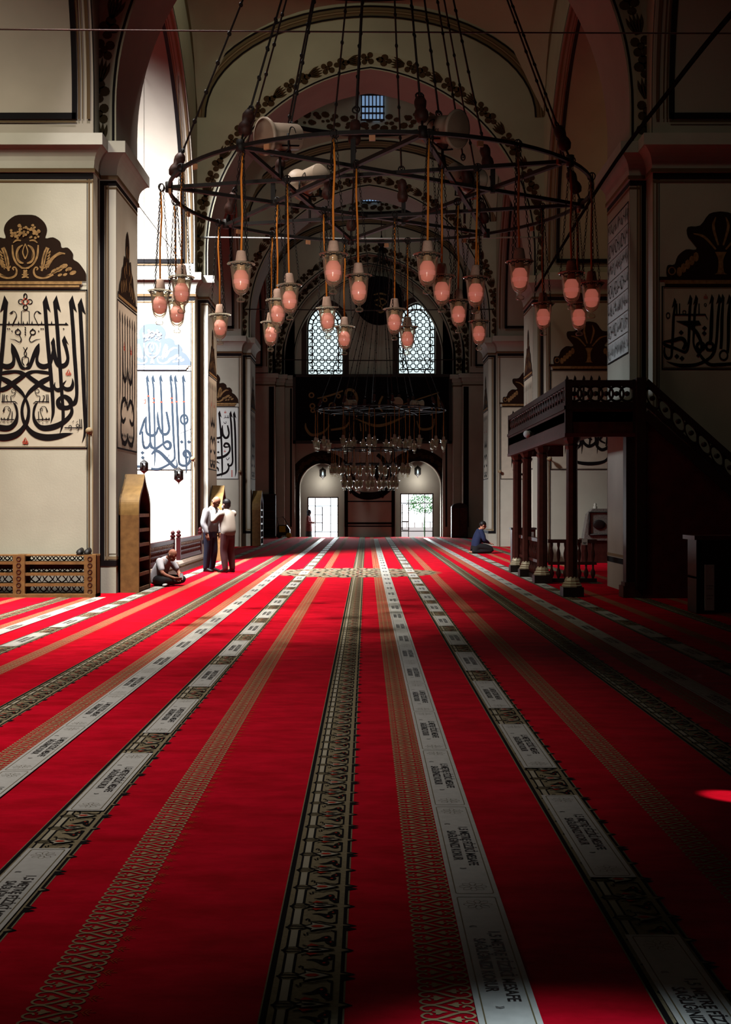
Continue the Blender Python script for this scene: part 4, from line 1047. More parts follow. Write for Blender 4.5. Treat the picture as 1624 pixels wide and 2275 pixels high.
def crest(mb, fn, hw, col=('scroll_dark', 'scroll_tan'), tall=1.0):
    """painted scroll crest, origin at the middle of its cornice, units of metres, y up"""
    d, t = col
    s = .001485*hw/1.065
    f = lambda a, b: fn(a*s, b*s*tall)
    half = [(0,755),(119,745),(219,665),(249,575),(229,485),(319,495),(399,445),(419,375),(489,375),(549,305),(549,245),(609,205),(659,145),(699,75),(700,0)]
    q = smooth_pts([(a, b, 0) for a, b in half], False, 3)
    out = [(a, b) for a, b, _ in q]+[(-a, b) for a, b, _ in reversed(q[1:])]
    n = len(out)
    # triangulated as vertical strips
    for p0, p1 in zip(q[:-1], q[1:]):
        for sg in (1, -1): mb.flat([(sg*p0[0], 0), (sg*p1[0], 0), (sg*p1[0], p1[1]), (sg*p0[0], p0[1])] if False else [(0, 0), (sg*p0[0], p0[1]), (sg*p1[0], p1[1])], f, d)
    g = lambda a, b: fn(a*s, b*s*tall, 1)
    for sg in (1, -1):
        S = lambda pts: [(sg*(a-301), 805-b, w) for a, b, w in pts]
        st = lambda pts: mb.stroke(S(pts), g, t, sub=4)
        st([(430,690,14),(445,670,16),(425,655,18),(400,690,20),(410,745,24),(460,775,26),(540,770,34),(620,730,40)])
        st([(560,430,44),(530,500,46),(510,580,44),(500,650,34),(490,700,20)])
        st([(560,660,14),(620,560,20),(700,500,24),(760,500,14)])
        st([(540,680,10),(580,580,16),(640,520,18),(700,480,8)])
        for x, y, r in ((640,700,40),(690,680,42),(745,645,42),(800,680,36),(850,720,36),(700,745,24),(760,740,24)): mb.flat([(sg*(x-301)+r*math.cos(k*PI/4)*1.1, 805-y+r*.75*math.sin(k*PI/4+.4)) for k in range(8)], g, t)
        st([(450,400,16),(440,520,24),(400,610,22),(330,670,20)])
        st([(330,400,12),(380,440,30),(395,520,34),(370,590,30),(320,610,16)])
        st([(350,350,14),(400,345,22),(440,375,10)])
        st([(301,385,10),(330,480,14),(301,560,14)])
        st([(280,690,20),(310,720,30),(290,755,30),(340,775,14)])
        # leaf lobes, veins and shadow lines
        sd = lambda pts: mb.stroke(S(pts), g, d, sub=3)
        for k in range(6):
            x, y = 515+8*k-(k-3)**2*1.5, 650-34*k
            st([(x+10, y+20, 6), (x+34, y+2, 18), (x+40, y-16, 5)]); st([(x-4, y+22, 6), (x-26, y+6, 16), (x-30, y-12, 5)])
        for k in range(5):
            x, y = 610+42*k, 715-24*k if k < 3 else 640+28*(k-2)
            st([(x, y, 8), (x+16, y-22, 18), (x+36, y-30, 5)]); sd([(x-14, y+22, 4), (x+12, y+4, 7), (x+40, y-4, 3)])
        sd([(548,450,6),(520,540,9),(505,640,5)]); sd([(370,455,5),(388,520,8),(362,580,4)])
        for k in range(4): st([(560+26*k, 640-30*k, 5), (600+32*k, 560-22*k, 14), (640+30*k, 530-14*k, 4)])
        st([(240+0,640,8),(262,662,22),(301,668,16)]); st([(262,740,10),(301,746,14)])
        sd([(430,745,5),(500,765,8),(580,745,5)]); sd([(420,690,5),(432,668,6),(412,672,4)])
    r = random.Random(3)
    for i in range(60):
        x, y = r.uniform(-165, 165), 805-r.uniform(170, 320)
        if abs(x) > 120 and y > 590: continue
        rr = r.uniform(10, 21)
        mb.flat([(x+rr*math.cos(k*PI/3), y+rr*math.sin(k*PI/3)) for k in range(6)], g, t)
    # cornice
    for b0, b1, w, mt in ((-14, 4, 705, d), (-48, -14, 655, t), (-60, -48, 648, d), (-82, -60, 625, t), (-95, -82, 622, d)):
        mb.flat([(-w, b0), (w, b0), (w, b1), (-w, b1)], lambda a, b: fn(a*s, b*s, 2), mt)
def crest_right(mb, fn, hw, col=('scroll_dark', 'scroll_tan')):
    d, t = col; s = .00143*hw/1.02
    f = lambda a, b: fn(a*s, b*s); g = lambda a, b: fn(a*s, b*s, 1)
    half = [(0,790),(140,760),(250,620),(400,600),(395,480),(300,420),(300,330),(420,330),(520,250),(560,150),(640,140),(660,60),(650,0)]
    q = smooth_pts([(a, b, 0) for a, b in half], False, 3)
    for p0, p1 in zip(q[:-1], q[1:]):
        for sg in (1, -1): mb.flat([(0, 0), (sg*p0[0], p0[1]), (sg*p1[0], p1[1])], f, d)
    for sg in (1, -1):
        for i in range(5):
            x, y = 300+50*i, 300-45*i
            mb.flat([(sg*(x+34*math.cos(k*PI/4)), y-60+60*math.sin(k*PI/4)) for k in range(8)], g, t)
        ring(mb, lambda a, b: g(sg*a, b), t, 590, 70, 40, 44, 14)
        mb.stroke([(sg*60,330,20),(sg*200,480,30),(sg*330,520,14)], g, t); mb.stroke([(sg*30,380,20),(sg*90,600,34),(sg*60,720,10)], g, t)
    mb.stroke([(0,30,160),(0,60,80),(0,200,60),(0,300,140)], g, t)
    for b0, b1, w, mt in ((-40, 0, 740, d), (-85, -40, 680, t), (-110, -85, 670, d)):
        mb.flat([(-w, b0), (w, b0), (w, b1), (-w, b1)], lambda a, b: fn(a*s, b*s, 2), mt)
def wall_map(cx, y): return lambda off=0.0: (lambda a, b, k=0: (cx+a, y-off-.002*k, b))
def panel(name, label, cx, yf, ztop, zbot, hw, design, scale, x0, ytop, ink='ink', ground='parchment', cr=None, crcol=('scroll_dark', 'scroll_tan'), crz=.16, group=None):
    """painted panel on the front face of a pier: ground, frame, lettering and crest"""
    root = thing(name, (cx, yf, (ztop+zbot)/2), label, 'wall painting', group)
    mb = MB()
    mb.box(cx-hw, cx+hw, yf-.004, yf+.01, zbot, ztop, ground)
    for a, w, mt in ((0, .022, 'paint_black'), (.03, .010, 'paint_brown')):
        for z0, z1 in ((ztop-a-w, ztop-a), (zbot+a, zbot+a+w)): mb.box(cx-hw+a, cx+hw-a, yf-.006, yf, z0, z1, mt)
        for s in (-1, 1):
            xa, xb = sorted((cx+s*(hw-a), cx+s*(hw-a-w))); mb.box(xa, xb, yf-.006, yf, zbot+a, ztop-a, mt)
    mb.build('painted_ground', root)
    lt = MB(); lt.nrm = Vector((0, -1, 0)); fn = lambda a, b: (cx+(a-x0)*scale, yf-.008, ztop-(b-ytop)*scale)
    design(lt, fn, ink)
    # keep the lettering inside the frame
    o = lt.build('lettering', root)
    if cr:
        c_ = MB(); c_.nrm = Vector((0, -1, 0)); cr(c_, lambda a, b, k=0: (cx+a, yf-.006-.002*k, ztop+crz+b), hw, crcol); o = c_.build('painted_crest', root); o['label'] = 'brown painted scroll crest'
    return root
YF = [cyk(k)-AY for k in (0, 1, 2)]
panel('calligraphy_mural', 'large mirrored black calligraphy on the near left pillar above the shoe rack', LX, YF[0]-.002, 5.28, 2.53, 1.075, design_main, .001231, 356, 40, cr=crest)
panel('calligraphy_mural', 'tall black calligraphy painted pale as by glare on the brightly lit second left pillar', LX, YF[1]-.002, 5.26, 2.52, 1.075, design_two, .00193, 221, 735, ink='ink_glare', ground='paint_white', cr=crest, crcol=('ink_pale', 'paint_white'))
panel('calligraphy_mural', 'black calligraphy on white on the third left pillar', LX, YF[2]-.002, 5.28, 2.53, 1.075, design_three, .00187, 30, 255, ground='paint_white', cr=crest)
panel('calligraphy_mural', 'dark panel of upright letters on the near right pillar above the stair', RX, YF[0]-.002, 5.34, 3.90, 1.02, design_right, .00137, 915, 1110, cr=crest_right)
panel('calligraphy_mural', 'tall black letters partly hidden behind the wooden platform on the second right pillar', RX, YF[1]-.002, 5.28, 2.53, 1.06, lambda m, f, i: design_tall(m, f, i, 4), .00140, 0, 0, cr=crest_right)
panel('calligraphy_mural', 'tall black letters on the third right pillar', RX, YF[2]-.002, 5.28, 2.53, 1.06, lambda m, f, i: design_tall(m, f, i, 9), .00140, 0, 0, cr=crest_right)
# narrow panels on the inner faces of the pillars
def side_panel(label, side, k, ztop, zbot, rows=False, ground='parchment', crz=1.25):
    s = 1 if side == 'L' else -1; x = (LX+BX) if side == 'L' else (RX-BX)
    xf = x+s*.002; yc = cyk(k); hw = BY-.09
    root = thing('calligraphy_mural', (xf, yc, (ztop+zbot)/2), label, 'wall painting')
    mb = MB()
    xa, xb = sorted((xf+s*.003, xf-s*.02)); mb.box(xa, xb, yc-hw, yc+hw, zbot, ztop, ground)
    for z0, z1 in ((ztop-.03, ztop), (zbot, zbot+.03)):
        xa, xb = sorted((xf+s*.005, xf-s*.02)); mb.box(xa, xb, yc-hw, yc+hw, z0, z1, 'paint_black')
    for y0, y1 in ((yc-hw, yc-hw+.025), (yc+hw-.025, yc+hw)):
        mb.box(xa, xb, y0, y1, zbot, ztop, 'paint_black')
    mb.build('painted_ground', root)
    lt = MB(); lt.nrm = Vector((s, 0, 0))
    m = lambda a, b, kk=0: (xf+s*(.007+.002*kk), yc+s*a, b)
    if not rows:
        fn = lambda a, b: m(a*.00138, ztop-b*.00138)
        H = (ztop-zbot)/.00138
        for i in range(7):
            a = -500+i*165; alif(lt, fn, 'ink', [(a, 110), (a+4, 600, 46), (a+8, 1000, 46), (a+2, H*.62+60*(i % 3), 40), (a-30, H*.70+70*(i % 2), 6)], .7, s < 0)
        for sg in (-1, 1):
            f2 = lambda a, b: fn(sg*a, b)
            lt.stroke([(300,620,10),(300,900,60),(200,1010,70),(80,960,50),(60,820,10)], f2, 'ink'); lt.stroke([(0,1380,50),(160,1250,60),(380,1320,70),(430,1480,60),(300,1560,60),(140,1500,40)], f2, 'ink')
            lt.stroke([(420,1500,40),(430,1720,60),(260,1840,70),(60,1800,60),(0,1700,40)], f2, 'ink')
            for q in range(3): diamond(lt, f2, 'ink', 120+q*110, H-90, 38); diamond(lt, f2, 'ink', 120+q*110, H-190, 30)
            trefoil(lt, f2, 'ink_red', 230, 560, 60)
    else:
        r = random.Random(5); fn = lambda a, b: m(a, b)
        n = 7; hgt = (ztop-zbot)/n
        for i in range(n):
            zt = ztop-i*hgt
            lt.stroke([(-hw, zt-hgt, .012), (hw, zt-hgt, .012)], fn, 'ink', sub=1)
            for q in range(13):
                a = -hw+.1+q*(2*hw-.2)/12+r.uniform(-.03, .03); b = zt-hgt*.5
                if q % 4 == 1 and i % 2: ring(lt, fn, 'ink', a, b, .085, hgt*.30, .02, 10); continue
                lt.stroke([(a-.06, b+r.uniform(.0, .14), .008), (a, b+r.uniform(-.14, .05), .022), (a+.05, b+r.uniform(-.12, .12), .018), (a+.09, b+r.uniform(-.1, .15), .006)], fn, 'ink', sub=3)
                lt.stroke([(a, b+.15, .014), (a+.01, b-.05, .016)], fn, 'ink', sub=1)
    lt.build('lettering', root)
    if not rows:
        c_ = MB(); c_.nrm = Vector((s, 0, 0)); d = 'scroll_dark'
        half = [(0,1.25),(.13,1.12),(.18,.86),(.14,.70),(.30,.74),(.38,.56),(.52,.46),(.60,.28),(.74,.14),(.80,.0)]
        q = smooth_pts([(a, b, 0) for a, b in half], False, 3)
        for p0, p1 in zip(q[:-1], q[1:]):
            for sg in (1, -1): c_.flat([(0, 0), (sg*p0[0], p0[1]), (sg*p1[0], p1[1])], lambda a, b: m(a, ztop+.14+b), d)
        for sg in (1, -1):
            for aa, bb in ((.1,.2),(.25,.15),(.4,.12),(.55,.08),(.1,.5),(.25,.4),(.06,.8)):
                c_.stroke([(sg*aa, ztop+.14+bb-.06, .02), (sg*(aa+.06), ztop+.14+bb+.06, .05), (sg*(aa+.02), ztop+.14+bb+.16, .01)], lambda a, b: m(a, b, 1), 'scroll_tan', sub=3)
        for b0, b1, mt in ((.09, .14, d), (.04, .09, 'scroll_tan'), (.02, .04, d)):
            c_.flat([(-.88, ztop+b0), (.88, ztop+b0), (.88, ztop+b1), (-.88, ztop+b1)], lambda a, b: m(a, b, 2), mt)
        o = c_.build('painted_crest', root); o['label'] = 'dark pointed painted crest'
side_panel('narrow foreshortened letter panel on the inner face of the near left pillar', 'L', 0, 5.22, 2.56)
side_panel('narrow foreshortened letter panel on the inner face of the second left pillar', 'L', 1, 5.22, 2.56)
side_panel('narrow foreshortened letter panel on the inner face of the third left pillar', 'L', 2, 5.22, 2.56)
side_panel('white panel of many script rows on the inner face of the near right pillar', 'R', 0, 6.95, 4.25, True, 'paint_white')
side_panel('narrow dark letter panel on the inner face of the second right pillar', 'R', 1, 5.22, 2.56)
side_panel('narrow dark letter panel on the inner face of the third right pillar', 'R', 2, 5.22, 2.56)
# painting between the garden windows
root = thing('calligraphy_mural', (.16, 59.99, 2.9), 'huge black curling letter painted between the two garden niches', 'wall painting')
mb = MB(); fn = lambda a, b: P(a, b, 59.975)
mb.stroke([(838,1010,8),(852,1022,10),(860,1045,13),(850,1066,11),(838,1060,9),(836,1040,8),(848,1030,7)], fn, 'ink')
mb.stroke([(866,1030,5),(872,1058,9),(866,1082,12),(845,1098,15),(815,1102,17),(790,1096,13),(778,1080,6),(776,1066,2)], fn, 'ink')
mb.stroke([(780,1070,3),(784,1085,4),(800,1096,4)], lambda a, b: P(a, b, 59.97), 'paint_cream')
for x, y in ((846,1100),(852,1096),(858,1093),(850,1104)): mb.flat([(x-4,y),(x,y-3),(x+4,y),(x,y+3)], fn, 'leaf_paint')
mb.build('lettering', root)
# dark round hanging board and great board of gilt letters
def board():
    b = thing('calligraphy_board', (.28, 59.6, 6.25), 'very wide black board with gilt letters above the garden niches', 'calligraphy board')
    m_ = MB(); m_.box(-3.5, 4.08, 59.52, 59.62, 4.66, 7.92, 'board_black'); m_.build('panel', b)
    fr = MB()
    for x0, x1, z0, z1 in ((-3.6, 4.18, 7.84, 7.98), (-3.6, 4.18, 4.58, 4.72), (-3.6, -3.46, 4.58, 7.98), (4.04, 4.18, 4.58, 7.98)): fr.box(x0, x1, 59.46, 59.66, z0, z1, 'wood_black')
    fr.build('frame', b)
    lt = MB(); fn = lambda a, b_: P(a, b_, 59.51)
    for pts in ([(679,940,2),(680,952,5),(692,966,6),(715,962,5),(730,948,3),(728,940,1)], [(705,885,2),(735,878,4),(762,868,3)], [(768,890,5),(770,868,6),(785,868,6),(793,885,6),(790,900,3)], [(790,930,2),(830,945,6),(860,942,6),(900,925,3)], [(880,905,2),(920,890,3),(975,872,2)], [(972,870,2),(974,890,5),(976,912,5)], [(926,935,2),(935,953,5),(960,950,5),(965,930,3)], [(800,940,2),(802,958,3)], [(812,942,2),(813,958,3)], [(735,955,4),(765,950,5),(775,938,3)], [(850,880,4),(842,900,5),(850,915,3)]):
        lt.stroke(pts, fn, 'ink_gold')
    for x, y, r in ((692,878,5),(694,902,5),(722,888,4),(738,902,7),(695,912,4),(752,880,4)): ring(lt, fn, 'ink_gold', x, y, r, r, 3, 8)
    o = lt.build('lettering', b); o['label'] = 'gilt flowing letters'
board()
rd = thing('calligraphy_board', P(843, 670, 59.3), 'black round board with gilt letters hanging between the lattice windows', 'calligraphy board')
mb = MB(); c = P(843, 668, 59.3); mb.lathe([(0.001, -.05), (1.15, -.05), (1.2, -.03), (1.2, .05), (0.001, .05)], c, 'board_black', 40, axis=(0, -1, 0)); mb.build('disc', rd)
mb = MB(); fn = lambda a, b: P(a, b, 59.235)
for pts in ([(830,655,2),(845,652,4),(858,655,3)], [(832,668,3),(850,664,4),(858,672,3),(845,680,4),(834,676,2)], [(836,690,2),(846,694,4),(858,688,2)], [(840,650,2),(850,690,3)]): mb.stroke(pts, fn, 'ink_gold')
mb.build('lettering', rd)
# ================================================================== furniture on the left
def shoe_tower(y0, label, x0=LX+BX+.02, dpt=.36, wid=1.16, h=2.12, zs=1.38):
    """tall open-fronted shelf with an ogee roof, open side towards the nave"""
    t = thing('shoe_shelf', (x0+dpt/2, y0+wid/2, 0), label, 'shelf', 'tall ogee-topped shoe shelves against the pillars')
    x1 = x0+dpt; yc = y0+wid/2; hw = wid/2
    def og(u): # outer profile, u 0..1 from spring to apex -> (half width, z)
        pts = [(1.0, 0, 0), (1.0, .16, 0), (.93, .36, 0), (.66, .56, 0), (.34, .72, 0), (.13, .88, 0), (0.0, 1.0, 0)]
        return [(a*hw, zs+b*(h-zs)) for a, b, _ in smooth_pts(pts, False, 4)]
    pr = og(0)
    outer = [(-hw, 0), (-hw, zs)]+[(-a, z) for a, z in pr[1:]]+[(a, z) for a, z in reversed(pr[1:-1])]+[(hw, zs), (hw, 0)]
    th = .05
    inner = [(max(-hw+th, min(hw-th, a*(1-th/hw*1.3))), z if z < zs else z-.05*(1 if z > zs+.1 else .3)) for a, z in outer]
    roof = MB(); n = len(outer)
    for i in range(n-1):
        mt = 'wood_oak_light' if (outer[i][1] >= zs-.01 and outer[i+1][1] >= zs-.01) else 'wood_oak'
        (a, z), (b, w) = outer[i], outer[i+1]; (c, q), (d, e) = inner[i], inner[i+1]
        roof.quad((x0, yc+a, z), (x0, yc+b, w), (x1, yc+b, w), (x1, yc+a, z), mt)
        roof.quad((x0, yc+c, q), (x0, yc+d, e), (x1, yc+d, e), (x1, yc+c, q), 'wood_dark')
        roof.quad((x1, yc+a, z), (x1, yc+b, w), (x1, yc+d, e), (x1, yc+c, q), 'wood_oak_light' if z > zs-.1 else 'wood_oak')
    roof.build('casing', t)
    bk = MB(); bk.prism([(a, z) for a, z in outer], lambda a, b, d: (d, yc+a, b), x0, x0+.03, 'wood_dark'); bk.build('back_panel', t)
    for i in range(6):
        s = MB(); z = .05+i*(zs-.06)/5; s.box(x0+.03, x1-.01, yc-hw+th, yc+hw-th, z-.03, z+.03, 'wood_shelf'); s.build('shelf_board', t)
    return t
shoe_tower(cyk(0)-BY+.12, 'oak ogee-topped shoe shelf on the near left pillar, behind the seated man')
shoe_tower(cyk(1)-BY+.12, 'oak ogee-topped shoe shelf behind the two standing men')
shoe_tower(cyk(2)-BY+.12, 'oak ogee-topped shoe shelf on the third left pillar')
# low carved shoe rack in front of the near pillar
def rack():
    x1, yb, yf = P(215, 1300, 20.55).x, 20.85, 20.5
    t = thing('shoe_rack', (x1-1.4, (yb+yf)/2, 0), 'low carved wooden shoe rack before the near left pillar', 'shoe rack')
    zs = [0.03, .17, .36, .545, .665]; x0 = x1-2.8
    px = [x0, x0+.9, x1-1.28, x1-.16]
    for i, x in enumerate((x1-1.30, x1-.10, x0+.1)):
        m_ = MB(); m_.box(x-.10, x+.10, yf-.02, yf+.06, 0, .72, 'wood_oak'); m_.box(x-.10, x+.10, yb-.06, yb, 0, .72, 'wood_oak')
        for q in range(6): m_.torus((x, yf-.022, .10+q*.11), .035, .008, 'wood_dark', 10, 4, (1, 0, 0), (0, 0, 1))
        m_.build('carved_post', t)
    bs = MB(); bs.box(x0, x1, yf-.06, yb, 0, .06, 'wood_oak'); bs.build('plinth', t)
    for z in (.21, .39, .58):
        m_ = MB(); m_.box(x0, x1-.02, yf, yb, z-.025, z+.025, 'wood_oak'); m_.build('shelf_board', t)
    # pierced back with interlaced openings
    lt = MB()
    for z0, z1, n in ((.07, .19, 13), (.23, .37, 11), (.41, .56, 0), (.61, .69, 18)):
        if n == 0:
            lt.box(x0, x1-.1, yb-.05, yb-.03, z0+.05, z1, 'wood_black'); n = 14; z1 = z0+.06
        for i in range(n):
            x = x0+.1+(x1-x0-.3)*(i+.5)/n; w = (x1-x0-.3)/n; zc = (z0+z1)/2; hh = (z1-z0)/2
            lt.tube([(x-w/2, yb-.04, zc-hh), (x-w*.2, yb-.04, zc-hh*.3), (x, yb-.04, zc+hh), (x+w*.2, yb-.04, zc-hh*.3), (x+w/2, yb-.04, zc-hh)], .012, 'wood_dark', 5)
            lt.tube([(x-w/2, yb-.045, zc+hh), (x-w*.25, yb-.045, zc), (x, yb-.045, zc-hh), (x+w*.25, yb-.045, zc), (x+w/2, yb-.045, zc+hh)], .010, 'wood_dark', 5)
    lt.build('pierced_back', t)
    ends = MB(); ends.box(x1-.03, x1, yf, yb, 0, .70, 'wood_oak'); ends.build('end_panel', t)
    top = MB(); top.box(x0, x1-.02, yf+.02, yb, .695, .715, 'wood_oak'); top.build('top_rail', t)
    return x1
rx1 = rack()
for i, (dx, lab) in enumerate(((-.30, 'black shoe on the carved rack, left of the pair'), (-.17, 'black shoe on the carved rack, right of the pair'))):
    s = thing('shoe', (rx1+dx, 20.66, .715), lab, 'shoe', 'pair of black shoes on the rack')
    m_ = MB(); m_.ering([((rx1+dx, 20.52+.26*q, .715+hh), (w, 0, 0), (0, 0, hh)) for q, w, hh in ((0, .02, .015), (.1, .05, .04), (.35, .055, .05), (.6, .045, .055), (.85, .045, .06), (1, .02, .03))], 'shoe_black', 12); m_.build('upper', s)
    m_ = MB(); m_.box(rx1+dx-.045, rx1+dx+.045, 20.53, 20.77, .715, .727, 'shoe_black'); m_.build('sole', s)
# stone kerb with carved railings between the pillars
kb = thing('stone_kerb', (-4.42, 28.6, 0), 'low pale stone kerb under the carved railing between the left pillars', 'kerb')
mb = MB(); mb.prism([(-4.56, 0), (-4.27, 0), (-4.29, .20), (-4.33, .26), (-4.56, .26)], lambda a, b, d: (a, d, b), 23.6, 32.35, 'stone_kerb')
for i in range(46): mb.box(-4.292+.012, -4.270+.012, 23.75+i*.188, 23.83+i*.188, .12, .16, 'paint_brown')
mb.build('kerb_stones', kb)
def rail(y0, y1, label):
    t = thing('railing', (-4.42, (y0+y1)/2, .26), label, 'railing', 'dark carved railings on the stone kerb')
    for y in (y0, y1):
        m_ = MB(); m_.box(-4.47, -4.37, y-.05, y+.05, .26, .80, 'wood_maroon'); po = m_.build('post', t); m_ = MB(); m_.lathe([(.03, 0), (.06, .03), (.06, .06), (.03, .09), (.055, .12), (.03, .16), (.001, .18)], (-4.42, y, .80), 'wood_maroon', 10); m_.build('finial', po)
    m_ = MB(); m_.box(-4.445, -4.395, y0, y1, .30, .74, 'wood_maroon'); m_.box(-4.46, -4.38, y0, y1, .70, .77, 'wood_maroon'); m_.box(-4.46, -4.38, y0, y1, .28, .34, 'wood_maroon')
    n = int((y1-y0)/.16)
    for r_ in (.42, .53, .64):
        for i in range(n):
            y = y0+.1+i*.16; m_.torus((-4.39, y, r_), .035, .011, 'wood_dark' if r_ != .64 else 'stone_kerb', 8, 4, (0, 1, 0), (0, 0, 1))
    m_.build('carved_panel', t)
rail(23.65, 27.75, 'dark carved railing behind the seated man')
rail(28.6, 32.3, 'dark carved railing behind the standing men')
# hanging iron lanterns
def lantern(px, py0, py1, d, label, group, wire_top, small=False):
    a, b = P(px, py0, d), P(px, py1, d); H = a.z-b.z
    t = thing('iron_lantern', (a.x, d, b.z), label, 'lantern', group)
    r = H*.215; zb = b.z
    m_ = MB()
    for k in range(6):
        an = 2*PI*k/6; m_.tube([(a.x+r*math.cos(an), d+r*math.sin(an), zb+H*.30), (a.x+r*math.cos(an), d+r*math.sin(an), zb+H*.74)], r*.20, 'iron', 5)
    for z in (.28, .74): m_.lathe([(r*.8, 0), (r*1.18, 0), (r*1.18, H*.04), (r*.8, H*.04)], (a.x, d, zb+H*z), 'iron', 6, False)
    m_.build('cage', t)
    m_ = MB(); m_.lathe([(r*1.3, -.02*H), (r*1.05, H*.06), (r*.45, H*.15), (r*.2, H*.2), (.004, H*.26)], (a.x, d, zb+H*.76), 'iron', 6, False); m_.build('lantern_cap', t)
    m_ = MB(); m_.lathe([(.004, 0), (r*.12, H*.06), (r*.10, H*.10), (r*.5, H*.18), (r*1.22, H*.30)], (a.x, d, zb), 'iron', 6, False); m_.build('finial', t)
    m_ = MB(); m_.lathe([(r*.85, H*.30), (r*.85, H*.74)], (a.x, d, zb), 'window_glass', 6, False); m_.build('lantern_glass', t)
    m_ = MB(); m_.lathe([(.001, H*.34), (r*.3, H*.36), (r*.32, H*.5), (r*.2, H*.6), (.001, H*.64)], (a.x, d, zb), 'day_pane' if small else 'bulb_off', 10); m_.build('bulb', t)
    if small:
        pl = bpy.data.lights.new('lantern_light', 'POINT'); pl.energy = 16; pl.color = (1.0, 0.97, 0.92); pl.shadow_soft_size = .05
        po = bpy.data.objects.new('lantern_light', pl); COL.objects.link(po); po.parent = t; po.location = (0, -.12, -.10)
    if wire_top:
        m_ = MB(); m_.tube([(a.x, d, zb+H), (a.x, d, wire_top)], .006, 'black_cable', 5); m_.build('hanging_wire', t)
lantern(320, 1020, 1056, 31.5, 'small black hanging lantern beside the near left shelf top', 'black lanterns hung before the bright pillar', 15.9)
lantern(397, 1037, 1077, 31.5, 'small black hanging lantern against the bright second left pillar', 'black lanterns hung before the bright pillar', 15.9)
lantern(717, 1038, 1066, 60.5, 'small black lantern in the left garden niche', 'lanterns in the garden niches', 3.55, True)
lantern(928, 1034, 1062, 60.5, 'small black lantern in the right garden niche', 'lanterns in the garden niches', 3.6, True)
# small round fittings on the pillar corners
fit = None
for side, k, lab in (('L', 0, 'near left'), ('L', 1, 'second left'), ('L', 2, 'third left'), ('R', 1, 'second right'), ('R', 2, 'third right')):
    s = 1 if side == 'L' else -1
    loc = ((LX if side == 'L' else RX)+s*(AX-.06), cyk(k)-AY, 2.83)
    if fit is None:
        t = thing('wall_lamp', loc, 'x', 'wall lamp', 'round wall lamps on the pillars')
        m_ = MB(); m_.tube([(0, 0, 0), (0, -.10, .03)], .016, 'paint_tan'); m_.lathe([(.001, 0), (.05, 0), (.05, .015), (.001, .015)], (0, 0, 0), 'paint_tan', 14, axis=(0, -1, 0)); m_.build('bracket', t, local=True)
        m_ = MB(); m_.ball((0.02, -.14, .0), .062, 'paint_tan', 16); m_.build('globe', t, local=True)
        fit = t
    else:
        t = copy_tree(fit); t.location = loc
    t['label'] = 'small round wall lamp on the %s pillar' % lab
# far left corner: dark bookcase and cleaning machine; far right cabinet
t = thing('bookcase', (-4.70, 58.4, 0), 'dark bookcase beside the end wall on the left', 'bookcase')
mb = MB(); mb.box(-5.1, -4.36, 58.3, 58.74, 0, .08, 'wood_black'); mb.box(-5.1, -5.05, 58.3, 58.74, 0, 2.1, 'wood_black'); mb.box(-4.41, -4.36, 58.3, 58.74, 0, 2.1, 'wood_black'); mb.box(-5.1, -4.36, 58.70, 58.74, 0, 2.1, 'wood_black'); mb.box(-5.1, -4.36, 58.3, 58.74, 2.04, 2.1, 'wood_black'); mb.build('casing', t)
for i in range(4):
    mb = MB(); mb.box(-5.05, -4.41, 58.32, 58.70, .45+i*.4, .48+i*.4, 'wood_dark'); mb.build('shelf_board', t)
t = thing('floor_cleaner', (-3.95, 58.1, 0), 'black and yellow floor cleaning machine in the far left corner', 'cleaning machine')
mb = MB(); mb.prism([(-4.25, .12), (-3.65, .12), (-3.65, .40), (-3.8, .62), (-4.2, .62), (-4.25, .5)], lambda a, b, d: (a, d, b), 57.85, 58.35, 'plastic_black'); mb.build('body', t)
mb = MB(); mb.box(-4.15, -3.85, 57.80, 57.86, .28, .58, 'plastic_yellow'); mb.build('tank', t)
for x in (-4.15, -3.70):
    mb = MB(); mb.lathe([(.03, -.03), (.13, -.03), (.13, .03), (.03, .03)], (x, 57.85, .13), 'plastic_yellow' if x > -3.8 else 'plastic_black', 16, axis=(0, 1, 0), cap=True); mb.build('wheel', t)
mb = MB(); mb.tube([(-4.2, 58.3, .6), (-4.3, 58.4, .95), (-4.0, 58.4, 1.0), (-3.75, 58.35, .62)], .02, 'plastic_black'); mb.build('handle', t)
t = thing('cabinet', (4.45, 58.5, 0), 'dark round-topped cabinet beside the end wall on the right', 'cabinet')
mb = MB(); mb.prism([(4.08, 0), (4.86, 0), (4.86, 1.45)]+[(4.47+.39*math.cos(PI*i/10), 1.45+.22*math.sin(PI*i/10)) for i in range(1, 10)]+[(4.08, 1.45)], lambda a, b, d: (a, d, b), 58.2, 58.7, 'wood_black'); mb.build('casing', t)
for x0, x1 in ((4.12, 4.46), (4.48, 4.82)):
    mb = MB(); mb.box(x0, x1, 58.17, 58.2, .08, 1.42, 'wood_dark'); dr = mb.build('door', t)
    mb = MB(); xk = x1-.05 if x0 < 4.3 else x0+.05; mb.ball((xk, 58.15, .8), .02, 'iron', 8); mb.build('knob', dr)
